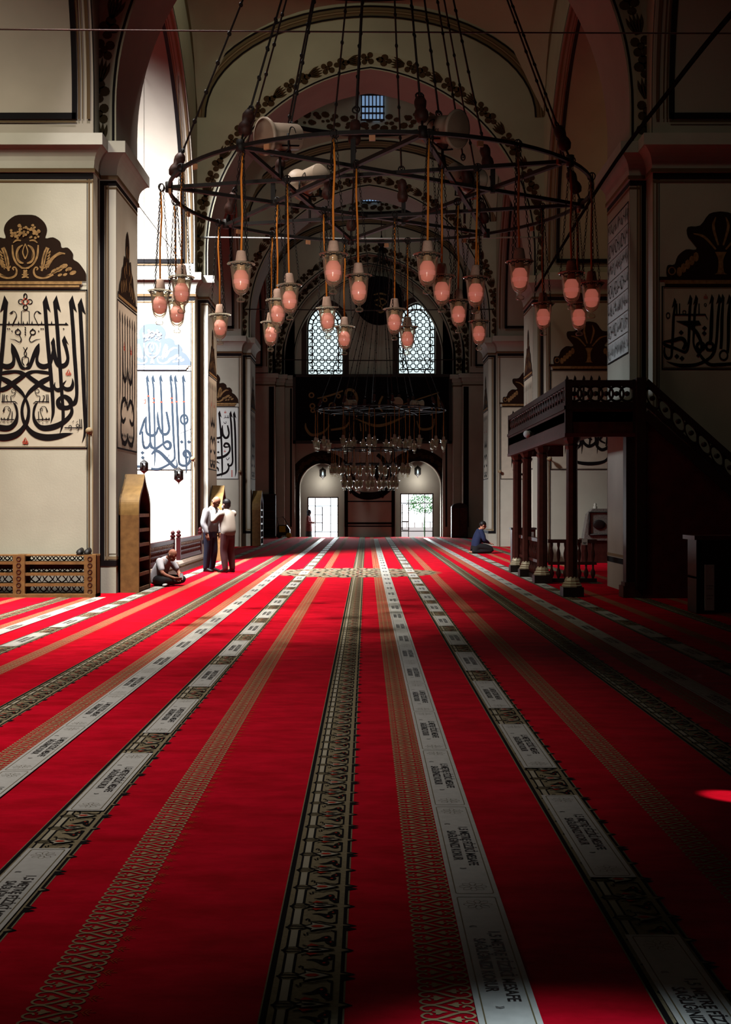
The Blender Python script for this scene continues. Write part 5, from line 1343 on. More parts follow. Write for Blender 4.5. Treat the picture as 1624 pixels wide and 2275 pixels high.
# ================================================================== chandeliers
RC = Vector((.19, 16.3, 5.70)); RR = 2.80
A8 = [math.radians(-126+45*k) for k in range(8)]
def weight(mb, c, ax, L=.30, r=.075):
    mb.lathe([(.012, -L/2), (r*.75, -L*.46), (r*1.05, -L*.30), (r*1.0, -L*.14), (r*.72, 0), (r*.86, L*.14), (r*.92, L*.28), (r*.68, L*.43), (.012, L/2)], c, 'iron_red', 12, axis=ax)
def chandelier(name, label, loc):
    t = thing(name, loc, label, 'chandelier', 'great iron ring chandeliers')
    L = lambda a, r, z=0: Vector((r*math.cos(a), r*math.sin(a), z))
    m_ = MB(); n = 72; prof = [(-.018, -.022), (.018, -.022), (.018, .022), (-.018, .022)]
    vs = [L(2*PI*i/n, RR+a, z) for i in range(n) for a, z in prof]
    m_.add(vs, [(i*4+j, ((i+1) % n)*4+j, ((i+1) % n)*4+(j+1) % 4, i*4+(j+1) % 4) for i in range(n) for j in range(4)], 'iron'); m_.build('ring_band', t, local=True)
    for k in range(8):
        m_ = MB(); m_.bar(L(A8[k], RR-.02, -.01+.012*(k % 3)), L(A8[(k+3) % 8], RR-.02, -.01+.012*(k % 3)), .055, .046, 'iron'); m_.build('star_bar', t, local=True)
    hub = Vector((0, 0, 7.3))
    for k in range(8):
        for r, zw, dz in ((RR, .34, 0), (1.51, .52, .0)):
            a = A8[k] if r == RR else A8[k]+math.radians(22.5)
            p = L(a, r, .02); d = (hub-p).normalized()
            c = MB(); zz = .5 if r == RR else .74
            c.tube([p, p+d*.16], .014, 'iron', 6)
            c.tube([p+d*zz, hub], .013, 'iron', 6)
            q = zz
            while q < 6.6:
                c.torus(p+d*q, .026, .009, 'iron', 8, 4, d, d.orthogonal()); q += .42
            c.torus(p+d*(zz-.02), .045, .011, 'iron', 10, 5, d, Vector((0, 0, 1)).cross(d) if abs(d.z) < .99 else (1, 0, 0))
            hc_ = c.build('hanging_chain', t, local=True)
            w = MB(); weight(w, p+d*(.15+(zz-.2)/2), d, (zz-.16) if r == RR else .34, .078); w.build('pulley_weight', hc_, local=True)
    for k in range(8):
        m_ = MB(); p = L(A8[k], RR); m_.lathe([(.05, -.06), (.05, .07)], p, 'iron', 10, cap=True); m_.build('joint', t, local=True)
    for k in range(14):
        a = 2*PI*(k+.4)/14; p = L(a, RR-.01, -.065)
        m_ = MB(); m_.obox(p, L(a, .016), L(a+PI/2, .035), (0, 0, .030), 'terminal'); m_.build('terminal_block', t, local=True)
    for k in (0, 2, 4, 6):
        p = L(A8[k]+math.radians(22.5), 1.51); m_ = MB(); m_.bar(p+Vector((0, 0, -.05)), p+Vector((0, 0, .32)), .06, .06, 'iron'); m_.build('post', t, local=True)
    m_ = MB(); m_.lathe([(.03, -.2), (.16, -.1), (.18, .05), (.06, .2), (.02, .35)], hub, 'iron', 16); m_.tube([hub, (-.1, 0, 16.16)], .02, 'iron', 6); m_.build('hub', t, local=True)
    return t
ch1 = chandelier('iron_chandelier', 'huge iron ring chandelier with star bars hanging in the foreground', RC)
ch2 = copy_tree(ch1); ch2.location = (.66, 53.0, 5.70); ch2['label'] = 'distant iron ring chandelier before the black letter board'
def make_lamp(drop, bulb, fine):
    t = empty('hanging_lamp', (0, 0, 0)); z = -drop
    g = MB()
    sg = 24 if fine else 12
    g.lathe([(.166, z-.155), (.160, z-.148), (.135, z-.165), (.121, z-.20), (.115, z-.25), (.106, z-.33), (.096, z-.41), (.082, z-.46), (.055, z-.495), (.025, z-.51), (.016, z-.525), (.020, z-.54), (.046, z-.552), (.050, z-.572), (.042, z-.590), (.004, z-.595)], (0, 0, 0), 'lamp_glass', sg)
    g.lathe([(.166, z-.155), (.158, z-.158), (.130, z-.172), (.112, z-.20), (.106, z-.25), (.097, z-.33), (.087, z-.41), (.072, z-.45), (.04, z-.48), (.004, z-.49)], (0, 0, 0), 'lamp_glass', sg)
    gb = g.build('glass_bowl', t, local=True)
    c = MB(); c.lathe([(.004, z), (.046, z-.002), (.052, z-.012), (.060, z-.06), (.069, z-.12), (.070, z-.138), (.056, z-.142), (.004, z-.142)], (0, 0, 0), 'ceramic', sg); c.build('lamp_holder', t, local=True)
    b = MB(); b.lathe([(.046, z-.14), (.050, z-.19), (.055, z-.232)], (0, 0, 0), 'bulb_neck', sg)
    b.lathe([(.055, z-.232), (.066, z-.25), (.083, z-.28), (.093, z-.315), (.096, z-.345), (.093, z-.38), (.082, z-.41), (.062, z-.434), (.033, z-.449), (.003, z-.453)], (0, 0, 0), bulb, sg); b.build('bulb', t, local=True)
    m_ = MB(); m_.torus((0, 0, .0),   .05, .008, 'iron', 12, 5, (1, 0, 0), (0, 0, 1)); m_.torus((0, 0, .0),   .05, .008, 'iron', 12, 5, (0, 1, 0), (0, 0, 1)); m_.tube([(.012, 0, -.055), (-.006, .004, -drop*.3), (.010, 0, -drop*.65), (0, 0, z)], .0125, 'orange_cord', 7); m_.build('cord', t, local=True)
    r_ = MB(); n = 20
    for i in range(n):
        a = 2*PI*i/n; r_.torus((.128*math.cos(a), .128*math.sin(a), z-.172), .016, .006, 'iron', 6, 4, (math.cos(a+PI/2), math.sin(a+PI/2), 0), (0, 0, 1) if i % 2 else (math.cos(a), math.sin(a), 0))
    if fine: r_.build('collar_chain', gb, local=True)
    for k in range(3):
        a = 2*PI*k/3+.5; p0 = Vector((.135*math.cos(a), .135*math.sin(a), z-.168)); p1 = Vector((.02*math.cos(a), .02*math.sin(a), -.02))
        m_ = MB(); d = (p1-p0); Ln = d.length; d.normalize(); e = d.orthogonal().normalized(); f = d.cross(e)
        n = int(Ln/.042) if fine else int(Ln/.12)
        for i in range(n):
            m_.torus(p0+d*(Ln*(i+.5)/n), .0125, .0042 if fine else .004, 'iron', 8, 4, d, e if i % 2 else f, sx=1.9 if fine else 4.6)
        m_.build('chain', t, local=True)
    return t
NEAR = [(359,624),(403,586),(389,650),(485,679),(538,558),(604,700),(615,642),(638,603),(743,536),(718,658),(766,703),(791,584),(878,644),(906,699),(953,536),(981,588),(1016,642),(1061,602),(1063,692),(1151,552),(1204,662),(1269,571),(1282,652),(1314,602)]
def snap(x, d0):
    # slide a lamp along its sight line until it hangs from the ring or from a star bar
    best = None; nodes = [RC.xy+Vector((math.cos(a), math.sin(a)))*RR for a in A8]
    for i in range(-150, 151):
        d = d0+i*.01; p = Vector(((x-CX)*d/F, d)); g = abs((p-RC.xy).length-RR)
        for k in range(8):
            a, b = nodes[k], nodes[(k+3) % 8]; u = (b-a); t = max(0, min(1, (p-a).dot(u)/u.length_squared)); g = min(g, (p-a-u*t).length)
        c = abs(i)+max(0, g-.02)*6000
        if best is None or c < best[0]: best = (c, d)
    return best[1] if best else d0
lamp0 = make_lamp(1.2, 'bulb', True)
offs = []
for i, (x, y) in enumerate(sorted(NEAR)):
    d = 2.95*F/(CY-y); X = (x-CX)*d/F
    d = snap(x, d); X = (x-CX)*d/F
    o = lamp0 if i == 0 else copy_tree(lamp0)
    o.location = (X, d, 5.70); offs.append((X-RC.x, d-RC.y))
    o.rotation_euler = (random.uniform(-.02, .02), random.uniform(-.02, .02), random.uniform(0, 6))
    if (x, y) == (718, 658): o.rotation_euler = (.02, -.10, 1.0)
    side = 'near' if d < RC.y else 'far'
    tag(o, 'glass bell lamp with pink-tinted bulb, %s from the left under the foreground chandelier' % ordinal(i), 'hanging lamp', 'glass bell lamps under the foreground chandelier')
lampf = make_lamp(1.2, 'bulb_off', False)
so = sorted((.66+a*2700/53/100, a, b) for a, b in offs)
for i, (k, a, b) in enumerate(so):
    o = lampf if i == 0 else copy_tree(lampf)
    o.location = (.66+a, 53.0+b, 5.70); o.rotation_euler = (0, 0, random.uniform(0, 6))
    tag(o, 'small distant glass lamp, %s from the left under the far upper iron ring' % ordinal(i), 'hanging lamp', 'glass lamps under the far upper ring')
def tier(name, label, R, z, n, drop, where, group, ph):
    t = thing(name, (.16, 53.0, z), label, 'chandelier')
    m_ = MB(); m_.torus((0, 0, 0), R, .028, 'iron', 48, 6); m_.build('ring_band', t, local=True)
    for k in range(4):
        a = PI/4+k*PI/2
        m_ = MB(); m_.tube([(R*math.cos(a), R*math.sin(a), 0), (.5+1.4*math.cos(a), 1.4*math.sin(a), 5.68-z)], .010, 'iron', 5); m_.build('hanging_chain', t, local=True)
    for k in range(2):
        m_ = MB(); a = k*PI/2; m_.bar((R*math.cos(a), R*math.sin(a), 0), (-R*math.cos(a), -R*math.sin(a), 0), .04, .04, 'iron'); m_.build('cross_bar', t, local=True)
    lp = make_lamp(drop, 'bulb_off', False)
    pos = sorted((R*math.cos(2*PI*i/n+ph), R*math.sin(2*PI*i/n+ph)) for i in range(n))
    for i, (a, b) in enumerate(pos):
        o = lp if i == 0 else copy_tree(lp)
        o.location = (.16+a, 53.0+b, z); o.rotation_euler = (0, 0, random.uniform(0, 6))
        tag(o, 'tiny distant glass lamp, %s from the left on the far %s ring' % (ordinal(i), where), 'hanging lamp', group)
tier('ring_chandelier', 'smaller middle lamp ring hanging below the distant chandelier', 1.67, 4.0, 18, .62, 'middle', 'glass lamps on the far middle ring', .1)
tier('ring_chandelier', 'smallest lowest lamp ring hanging below the distant chandelier', 1.15, 3.35, 14, .56, 'lowest', 'glass lamps on the far lowest ring', .3)
# loudspeakers above the ring
def speaker(loc, n, label, group, sgn, sc=1.0):
    c = Vector(loc); n = Vector(n).normalized()
    t = thing('loudspeaker', c, label, 'loudspeaker', group)
    b = MB(); b.lathe([(.004, -.27), (.15, -.27), (.163, -.255), (.172, .10), (.182, .15), (.225, .20), (.238, .225), (.238, .245), (.215, .25)], c, 'speaker_white', 32, axis=n); b.build('cabinet', t)
    g = MB(); g.lathe([(.216, .247), (.10, .262), (.003, .268)], c, 'speaker_grille', 32, axis=n); g.build('grille', t)
    view = (Vector((0, 0, H0))-c).normalized(); e = (view-n*view.dot(n)).normalized()
    u = n*sgn                    # reading direction
    v = e.cross(u)
    if v.z < 0: v = -v
    def cyl(a, bb, off=.176):
        th = bb/off
        return c+u*a+(e*math.cos(th)+v*math.sin(th))*off
    lg = MB()
    vs, fs = text2d('acoustics', .085)
    lg.add([cyl(a+bb*.25-sgn*.07, bb+.0) for a, bb in vs], fs, 'ink')
    lg.stroke([(-.05-sgn*.07, .03, .006), (-.02-sgn*.07, .10, .016), (.02-sgn*.07, .135, .018), (.05-sgn*.07, .12, .016), (.055-sgn*.07, .05, .008)], lambda a, bb: cyl(a, bb), 'ink')
    lg.stroke([(-.13-sgn*.06, -.11, .028), (.14-sgn*.06, -.11, .028)], lambda a, bb: cyl(a, bb), 'ink', sub=1)
    o = lg.build('logo', t); o['label'] = 'black lettering and swoosh'
    k = MB(); s = n.cross(Vector((0, 0, 1))).normalized()
    k.tube([c+s*.18, c+s*.20-Vector((0, 0, .2)), c-Vector((0, 0, .25)), c-s*.20-Vector((0, 0, .2)), c-s*.18], .014, 'iron', 6); k.tube([c-Vector((0, 0, .25)), Vector((c.x, c.y, 5.70))], .018, 'iron', 6)
    k.build('bracket', t)
    return t
gp = 'white round loudspeakers above the foreground chandelier'
speaker(P(622, 304, 15.4), (-.78, -.60, -.16), 'white round loudspeaker on the left above the near rim of the chandelier', gp, -1)
speaker(P(983, 288, 15.0), (.72, -.62, -.18), 'white round loudspeaker on the right above the near rim of the chandelier', gp, 1)
speaker(P(688, 400, 17.9), (-.6, .7, -.10), 'white loudspeaker behind the bars on the left of the chandelier', gp, -1)
speaker(P(1032, 398, 17.9), (.7, .55, -.16), 'white loudspeaker behind the bars on the right of the chandelier', gp, 1)
gp = 'white loudspeakers above the distant chandelier'
speaker(P(778, 897, 52.0), (-.75, -.6, -.1), 'tiny white loudspeaker on the left above the distant chandelier', gp, -1)
speaker(P(880, 893, 51.6), (.25, -.9, -.2), 'tiny white loudspeaker near the middle above the distant chandelier', gp, 1)
speaker(P(926, 899, 52.4), (.8, .35, -.1), 'tiny white loudspeaker on the right above the distant chandelier', gp, 1)
# tie wires and cables
def wire(pts, r, mt, label, name='tie_rod', cat='wire'):
    t = MB(); q = smooth_pts([(*p, 0) for p in pts], False, 6); t.tube([p[:3] for p in q], r, mt, 6)
    return tag(t.build(name), label, cat)
wire([(-9, 19.2, 9.10), (0, 19.2, 9.03), (9, 19.2, 9.0)], .013, 'iron_red', 'thin reddish wire stretched across the top of the view', 'wire')
for k, mt, lab in ((1, 'steel_wire', 'pale metal tie rod across the second arch'), (2, 'iron', 'dark metal tie rod across the third arch')):
    y = cyk(k)-BY-.02
    wire([(LX+BX-.2, y, 9.03), (NX, y, 8.99), (RX-BX+.2, y, 9.03)], .022, mt, lab)
wire([(LX+BX, 58.7, 8.6), (NX, 58.7, 8.55), (RX-BX, 58.7, 8.6)], .025, 'iron', 'dark metal tie rod before the end wall')
wire([P(1720, -70, 13.0), P(1624, 32, 14.4), P(1500, 185, 17.0), P(1340, 400, 22.5), P(1190, 645, 33.0)], .035, 'black_cable', 'thick black cable slanting across the upper right', 'cable', 'cable')
wire([P(303, 450, 23.3), P(350, 512, 28.0), P(395, 570, 33.42)], .008, 'black_cable', 'thin black cable before the bright second left pillar', 'cable', 'cable')
# ================================================================== raised wooden platform on the right
plat = thing('prayer_platform', (4.0, 24.4, 0), 'dark wooden raised platform on slim columns beside the near right pillar', 'platform')
PX0, PX1, PY0, PY1 = 3.34, 4.62, 20.35, 28.6
mb = MB(); mb.box(PX0, PX1, PY0, PY1, 2.95, 3.12, 'wood_dark'); mb.build('deck', plat)
mb = MB()
mb.box(PX0, PX1, PY0, PY0+.08, 2.70, 3.20, 'wood_dark'); mb.box(PX0, PX0+.08, PY0, PY1, 2.70, 3.20, 'wood_dark'); mb.box(PX0, PX1, PY1-.08, PY1, 2.70, 3.20, 'wood_dark')
mb.box(PX0-.03, PX1, PY0-.03, PY0, 3.16, 3.22, 'wood_black'); mb.box(PX0-.03, PX0, PY0-.03, PY1, 3.16, 3.22, 'wood_black')
mb.box(PX0-.02, PX1, PY0-.02, PY0, 2.70, 2.76, 'wood_maroon'); mb.box(PX0-.02, PX0, PY0, PY1, 2.70, 2.76, 'wood_maroon')
mb.build('fascia', plat)
def lattice_rail(p0, p1, z0, z1, n, parent, name='railing', slope=0.0):
    """railing of interlaced circles from p0 to p1 (xy), heights relative, optional slope in z per metre"""
    p0, p1 = Vector((*p0, 0)), Vector((*p1, 0)); d = p1-p0; L = d.length; d.normalize()
    def Q(s, z): return p0+d*s+Vector((0, 0, z+slope*s))
    m_ = MB()
    m_.bar(Q(0, z1), Q(L, z1), .09, .10, 'wood_black'); m_.bar(Q(0, z0), Q(L, z0), .08, .08, 'wood_black')
    h = z1-z0-.10; r = h/2; st = L/n; ax = (Q(1, 0)-Q(0, 0)).normalized()
    for i in range(n):
        c = Q(st*(i+.5), (z0+z1)/2)
        m_.torus(c, r, .022, 'wood_black', 20, 5, ax, (0, 0, 1), sx=st*.68/r)
        m_.lathe([(.002, -.02), (.045, -.02), (.045, .02), (.002, .02)], c, 'wood_black', 8, axis=Vector((0, 0, 1)).cross(ax))
    for i in range(0, n+1, 2): m_.bar(Q(st*i, z0), Q(st*i, z1), .04, .03, 'wood_black') if i not in (0, n) and n > 8 else None
    return m_.build(name, parent)
lattice_rail((PX0+.06, PY0+.04), (PX1-.16, PY0+.04), 3.25, 3.60, 6, plat, 'front_railing')
lattice_rail((PX0+.04, PY0+.1), (PX0+.04, PY1-.05), 3.25, 3.60, 26, plat, 'side_railing')
mb = MB(); mb.box(PX0+.055, PX0+.07, PY0+.1, PY1, 3.24, 3.60, 'wood_black'); mb.build('side_panel', plat)
for x, y in ((PX0+.05, PY0+.04), (PX1-.10, PY0+.04), (PX0+.05, PY1-.05)):
    mb = MB(); mb.box(x-.06, x+.06, y-.05, y+.05, 2.72, 3.66, 'wood_black'); mb.build('post', plat)
for y in (20.7, 24.2, 26.5, 28.2):
    x = 3.50
    c = MB(); c.lathe([(.105, .30), (.100, .5), (.098, 1.5), (.096, 2.5), (.12, 2.56), (.10, 2.60), (.14, 2.66), (.15, 2.72)], (x, y, 0), 'wood_dark', 8, False); cl_ = c.build('column', plat)
    c = MB(); c.lathe([(.17, .165), (.175, .19), (.15, .21), (.155, .23), (.125, .255), (.13, .275), (.11, .31), (.10, .34)], (x, y, 0), 'gilt', 10, False, cap=True); o = c.build('column_base', cl_); o['label'] = 'pale gilded moulded column base'
    c = MB(); c.box(x-.175, x+.175, y-.175, y+.175, 0.008, .165, 'wood_black'); c.build('plinth', cl_)
# small white lamp clamped on the fascia
t = thing('spot_lamp', (PX0-.1, 24.2, 3.0), 'small white lamp clamped to the side of the wooden platform', 'lamp')
mb = MB(); mb.lathe([(.004, -.08), (.05, -.07), (.06, .04), (.075, .07), (.004, .07)], (PX0-.12, 24.2, 2.98), 'paper', 12, axis=(-.5, -.8, -.2)); mb.build('lamp_head', t)
mb = MB(); mb.box(PX0-.08, PX0, 24.17, 24.23, 2.95, 3.0, 'iron'); mb.tube([(PX0-.08, 24.2, 2.98), (PX0-.12, 24.2, 2.98)], .015, 'iron'); mb.build('clamp', t)
# balustrade under the platform
bal = thing('balustrade', (3.9, 23, 0), 'low dark balustrade of turned spindles under the wooden platform', 'balustrade')
for (x0, y0), (x1, y1), n in (((3.62, 24.2), (4.58, 24.2), 7), ((3.56, 24.4), (3.56, 28.0), 14)):
    m_ = MB(); m_.bar((x0, y0, .84), (x1, y1, .84), .10, .07, 'wood_dark'); m_.bar((x0, y0, .40), (x1, y1, .40), .07, .06, 'wood_dark'); m_.bar((x0, y0, .06), (x1, y1, .06), .10, .08, 'wood_black'); m_.build('rail', bal)
    for i in range(n):
        x, y = x0+(x1-x0)*(i+.5)/n, y0+(y1-y0)*(i+.5)/n
        m_ = MB(); m_.lathe([(.02, .10), (.045, .17), (.05, .22), (.02, .30), (.022, .36), (.02, .43), (.035, .52), (.04, .60), (.018, .70), (.03, .76), (.03, .82)], (x, y, 0), 'wood_dark', 10); m_.build('spindle', bal)
t = thing('paper_notice', (4.25, 24.12, .9), 'small white notice fixed above the balustrade under the platform', 'notice')
mb = MB(); p = P(1299, 1204, 24.1); mb.box(p.x-.055, p.x+.055, 24.10, 24.115, p.z-.06, p.z+.06, 'paper'); mb.build('sheet', t)
mb = MB()
for i, w in enumerate((.07, .05)): mb.box(p.x-w/2, p.x+w/2, 24.097, 24.10, p.z-.02-.022*i, p.z-.008-.022*i, 'vinyl_ink')
mb.build('lettering', t)
# covered carved chest seen between the columns
t = thing('covered_chest', P(1318, 1205, 33.0), 'grey cloth covered stand behind the platform columns', 'stand')
a, b = P(1284, 1200, 33.0), P(1352, 1130, 33.0)
mb = MB(); mb.box(a.x+.05, b.x, 32.75, 33.1, 0.0, a.z+.05, 'wood_dark'); mb.build('body', t)
mb = MB(); mb.prism([(a.x+.1, a.z), (b.x, a.z), (b.x, b.z), (a.x+.35, b.z), (a.x+.22, b.z-.15)], lambda u, v, d: (u, d, v), 32.7, 33.1, 'fabric_grey'); mb.build('cover', t)
mb = MB(); mb.tube([(a.x+.25, 32.68, a.z+.15), (a.x+.25, 32.68, b.z-.1), (b.x-.05, 32.68, b.z-.1), (b.x-.05, 32.68, a.z+.15), (a.x+.25, 32.68, a.z+.15)], .03, 'wood_black', 6); mb.ball(((a.x+b.x)/2+.1, 32.68, (a.z+b.z)/2), .13, 'wood_black', 12, (1.3, .2, 1)); mb.build('trim', t)
mb = MB(); mb.lathe([(.05, 0), (.06, .04), (.03, .08), (.045, .12), (.002, .16)], (a.x+.45, 32.9, b.z), 'stone_cap', 12); mb.build('finial', t)
t = thing('low_cabinet', (4.18, 33.0, 0), 'low dark cabinet with pale papers before the second right pillar', 'cabinet')
mb = MB(); mb.box(3.92, 4.55, 32.7, 33.1, 0.0, .90, 'wood_dark'); mb.box(3.89, 4.58, 32.67, 33.12, .90, .95, 'wood_black'); mb.build('casing', t)
for i in range(3):
    mb = MB(); mb.box(4.02+i*.18, 4.14+i*.18, 32.685, 32.70, .60, .84, 'fabric_grey'); mb.build('paper', t)
# stair up to the platform, in front of the pier
st = thing('platform_stair', (6.2, 20.5, 0), 'dark wooden stair with circle-lattice handrail descending to the right', 'stair')
sl = -160/179.0
X0, X1 = 4.62, 7.9
zt = lambda x: 3.12+sl*(x-X0-.05)
mb = MB(); mb.prism([(X0, 0), (X1, 0), (X1, max(.05, zt(X1))), (X0+.05, zt(X0+.05)), (X0, 3.12)], lambda a, b, d: (a, d, b), 20.28, 20.34, 'wood_maroon'); mb.build('side_panel', st)
mb = MB(); mb.bar((X0+.02, 20.26, 3.08), (X1, 20.26, zt(X1)-.05), .06, .16, 'wood_black'); mb.build('string_board', st)
lattice_rail((X0+.05, 20.30), (X1, 20.30), 3.25, 3.62, 15, st, 'handrail', sl)
for i in range(13):
    x = X0+.1+i*.245; z = zt(x)-.02
    if z < .1: break
    m_ = MB(); m_.box(x, x+.28, 20.34, 20.95, z-.2, z-.16, 'wood_dark'); m_.build('tread', st)
for x in (X0-.02,):
    mb = MB(); mb.box(x-.10, x+.06, 20.22, 20.40, .16, 3.68, 'wood_black'); mb.build('newel_post', st)
mb = MB(); mb.box(4.36, 4.60, 20.40, 20.64, .16, 2.72, 'wood_black'); mb.box(4.30, 4.66, 20.34, 20.70, 0.008, .20, 'wood_dark'); mb.box(4.33, 4.63, 20.37, 20.67, .20, .26, 'wood_dark'); mb.build('corner_post', st)
# reading desk in the dark on the right
t = thing('reading_desk', (5.2, 17.5, 0), 'dark wooden desk with a reddish top at the right edge', 'desk')
x0 = P(1541, 1190, 17.3).x
mb = MB(); mb.box(x0, x0+1.3, 17.25, 17.9, 1.06, 1.12, 'wood_maroon'); mb.build('top', t)
mb = MB(); mb.box(x0+.06, x0+1.25, 17.35, 17.38, .02, 1.06, 'wood_black'); mb.build('front_panel', t)
for x in (x0+.06, x0+1.2):
    mb = MB(); mb.box(x, x+.05, 17.35, 17.85, .008, 1.06, 'wood_black'); mb.build('side_panel', t)
mb = MB(); mb.box(x0+.06, x0+1.25, 17.38, 17.85, .5, .53, 'wood_dark'); mb.build('shelf', t)
a, b = P(1569, 1357, 17.2), P(1590, 1255, 17.2)
t = thing('paper_notice', (a.x+.06, 17.3, .0), 'tall narrow white notice standing against the dark desk', 'notice')
mb = MB(); mb.box(a.x, b.x, 17.27, 17.285, .06, b.z, 'paper'); mb.build('sheet', t)
mb = MB()
for s, dz in (('1,5 METRE', .0), ('SAĞLIK', -.045)):
    for k in (0, 1):
        vs, fs = text2d(s, .024); zc = b.z-.30-k*.14+dz
        mb.add([((a.x+b.x)/2+u, 17.266, zc+v) for u, v in vs], fs, 'vinyl_ink')
mb.build('lettering', t)
# ================================================================== people
def person_root(x, y, z, rot, label, h=1.0):
    o = thing('person', (x, y, z), label, 'person'); o.rotation_euler = (0, 0, rot); o.scale = (h, h, h); return o
def remesh(o, vox, sm=4):
    r = o.modifiers.new('union', 'REMESH'); r.mode = 'VOXEL'; r.voxel_size = vox; r.use_smooth_shade = True
    if sm:
        s = o.modifiers.new('smooth', 'SMOOTH'); s.iterations = sm; s.factor = .5
    return o
def limb(mb, pts, rr, mt, seg=12):
    q = smooth_pts([(*p, r) for p, r in zip(pts, rr)], False, 4)
    mb.tube([p[:3] for p in q], [p[3] for p in q], mt, seg)
    for p, r in ((pts[0], rr[0]), (pts[-1], rr[-1])): mb.ball(p, r*.995, mt, 10)
def torso(mb, rings, mt, seg=20):
    """rings: (centre, lateral half width, depth half width); +x forward, +y left"""
    q = smooth_pts([(*c, a, b) for c, a, b in rings], False, 4); out = []
    for i, p in enumerate(q):
        a, b = Vector(q[max(0, i-1)][:3]), Vector(q[min(len(q)-1, i+1)][:3]); t = (b-a).normalized()
        lat = Vector((0, 1, 0)); dep = lat.cross(t).normalized()
        out.append((p[:3], lat*p[3], dep*p[4]))
    mb.ering(out, mt, seg)
def head(mb, c, fwd, mt, s=1.0):
    """skull, jaw, nose, ears around centre c looking along fwd"""
    f = Vector(fwd).normalized(); l = Vector((0, 0, 1)).cross(f).normalized(); u = f.cross(l)
    M = Matrix((f, l, u)).transposed()
    c = Vector(c)
    mb.ball(c+u*.02*s-f*.01*s, .10*s, mt, 20, (1.0, .80, 1.08), M)
    mb.ball(c-u*.05*s+f*.03*s, .072*s, mt, 16, (.95, .85, 1.05), M)
    mb.ball(c-u*.085*s+f*.055*s, .035*s, mt, 12, (1, 1.1, .8), M)
    mb.ball(c+f*.098*s-u*.015*s, .020*s, mt, 10, (1.1, .75, 1.5), M)
    mb.ball(c+f*.088*s-u*.055*s, .018*s, mt, 10, (.6, 1.4, .7), M)
    for sg in (-1, 1):
        mb.ball(c+l*sg*.082*s-f*.005*s-u*.012*s, .030*s, mt, 10, (.75, .35, 1.1), M)
        mb.ball(c+f*.078*s+l*sg*.033*s+u*.022*s, .018*s, mt, 8, (.6, 1.3, .6), M)
    return f, l, u
def hand(mb, w, d, palm, mt, curl=.5, s=1.0, thumb=1):
    """wrist w, finger direction d, palm normal; five separate fingers"""
    w, d, n = Vector(w), Vector(d).normalized(), Vector(palm).normalized()
    n = (n-d*n.dot(d)).normalized(); l = n.cross(d)
    mb.ering([(w+d*q*s, l*a*s, n*b*s) for q, a, b in ((-.01, .026, .020), (.03, .036, .018), (.07, .041, .015), (.092, .038, .012))], mt, 12)
    for i, (o, ln) in enumerate(((-.030, .068), (-.010, .078), (.011, .072), (.030, .056))):
        p = w+(d*.088+l*o)*s; pts = [p]; dd = d.copy()
        for q in range(3):
            dd = (dd*math.cos(curl*.6)+n*math.sin(curl*.6)).normalized()
            p = p+dd*ln*s*(.42, .32, .26)[q]; pts.append(p)
        mb.tube(pts, [.0095*s, .009*s, .008*s, .0065*s], mt, 8); mb.ball(pts[-1], .0066*s, mt, 6)
    p = w+(d*.03-l*.034*thumb)*s; q = p+(d*.032-l*.030*thumb+n*.012)*s; r = q+(d*.032-l*.006*thumb+n*.014)*s
    mb.tube([p, q, r], [.013*s, .0105*s, .008*s], mt, 8); mb.ball(r, .0082*s, mt, 6)
def shoe(mb, heel, toe, mt):
    h, t = Vector(heel), Vector(toe); d = (t-h).normalized(); l = Vector((0, 0, 1)).cross(d); L = (t-h).length
    mb.ering([(h+d*L*q+Vector((0, 0, b)), l*a, Vector((0, 0, b))) for q, a, b in ((0, .024, .03), (.08, .036, .045), (.35, .040, .050), (.6, .046, .038), (.85, .045, .026), (1.0, .022, .016))], mt, 14)
def trousers(mb, hips, knees, ankles, mt, rr=(.105, .088, .068), top=1.02):
    for s in (0, 1): limb(mb, [hips[s], tuple((a+b)/2 for a, b in zip(hips[s], knees[s])), knees[s], tuple((a+b)/2 for a, b in zip(knees[s], ankles[s])), ankles[s]], [rr[0], rr[0]*.94, rr[1], rr[1]*.93, rr[2]], mt)
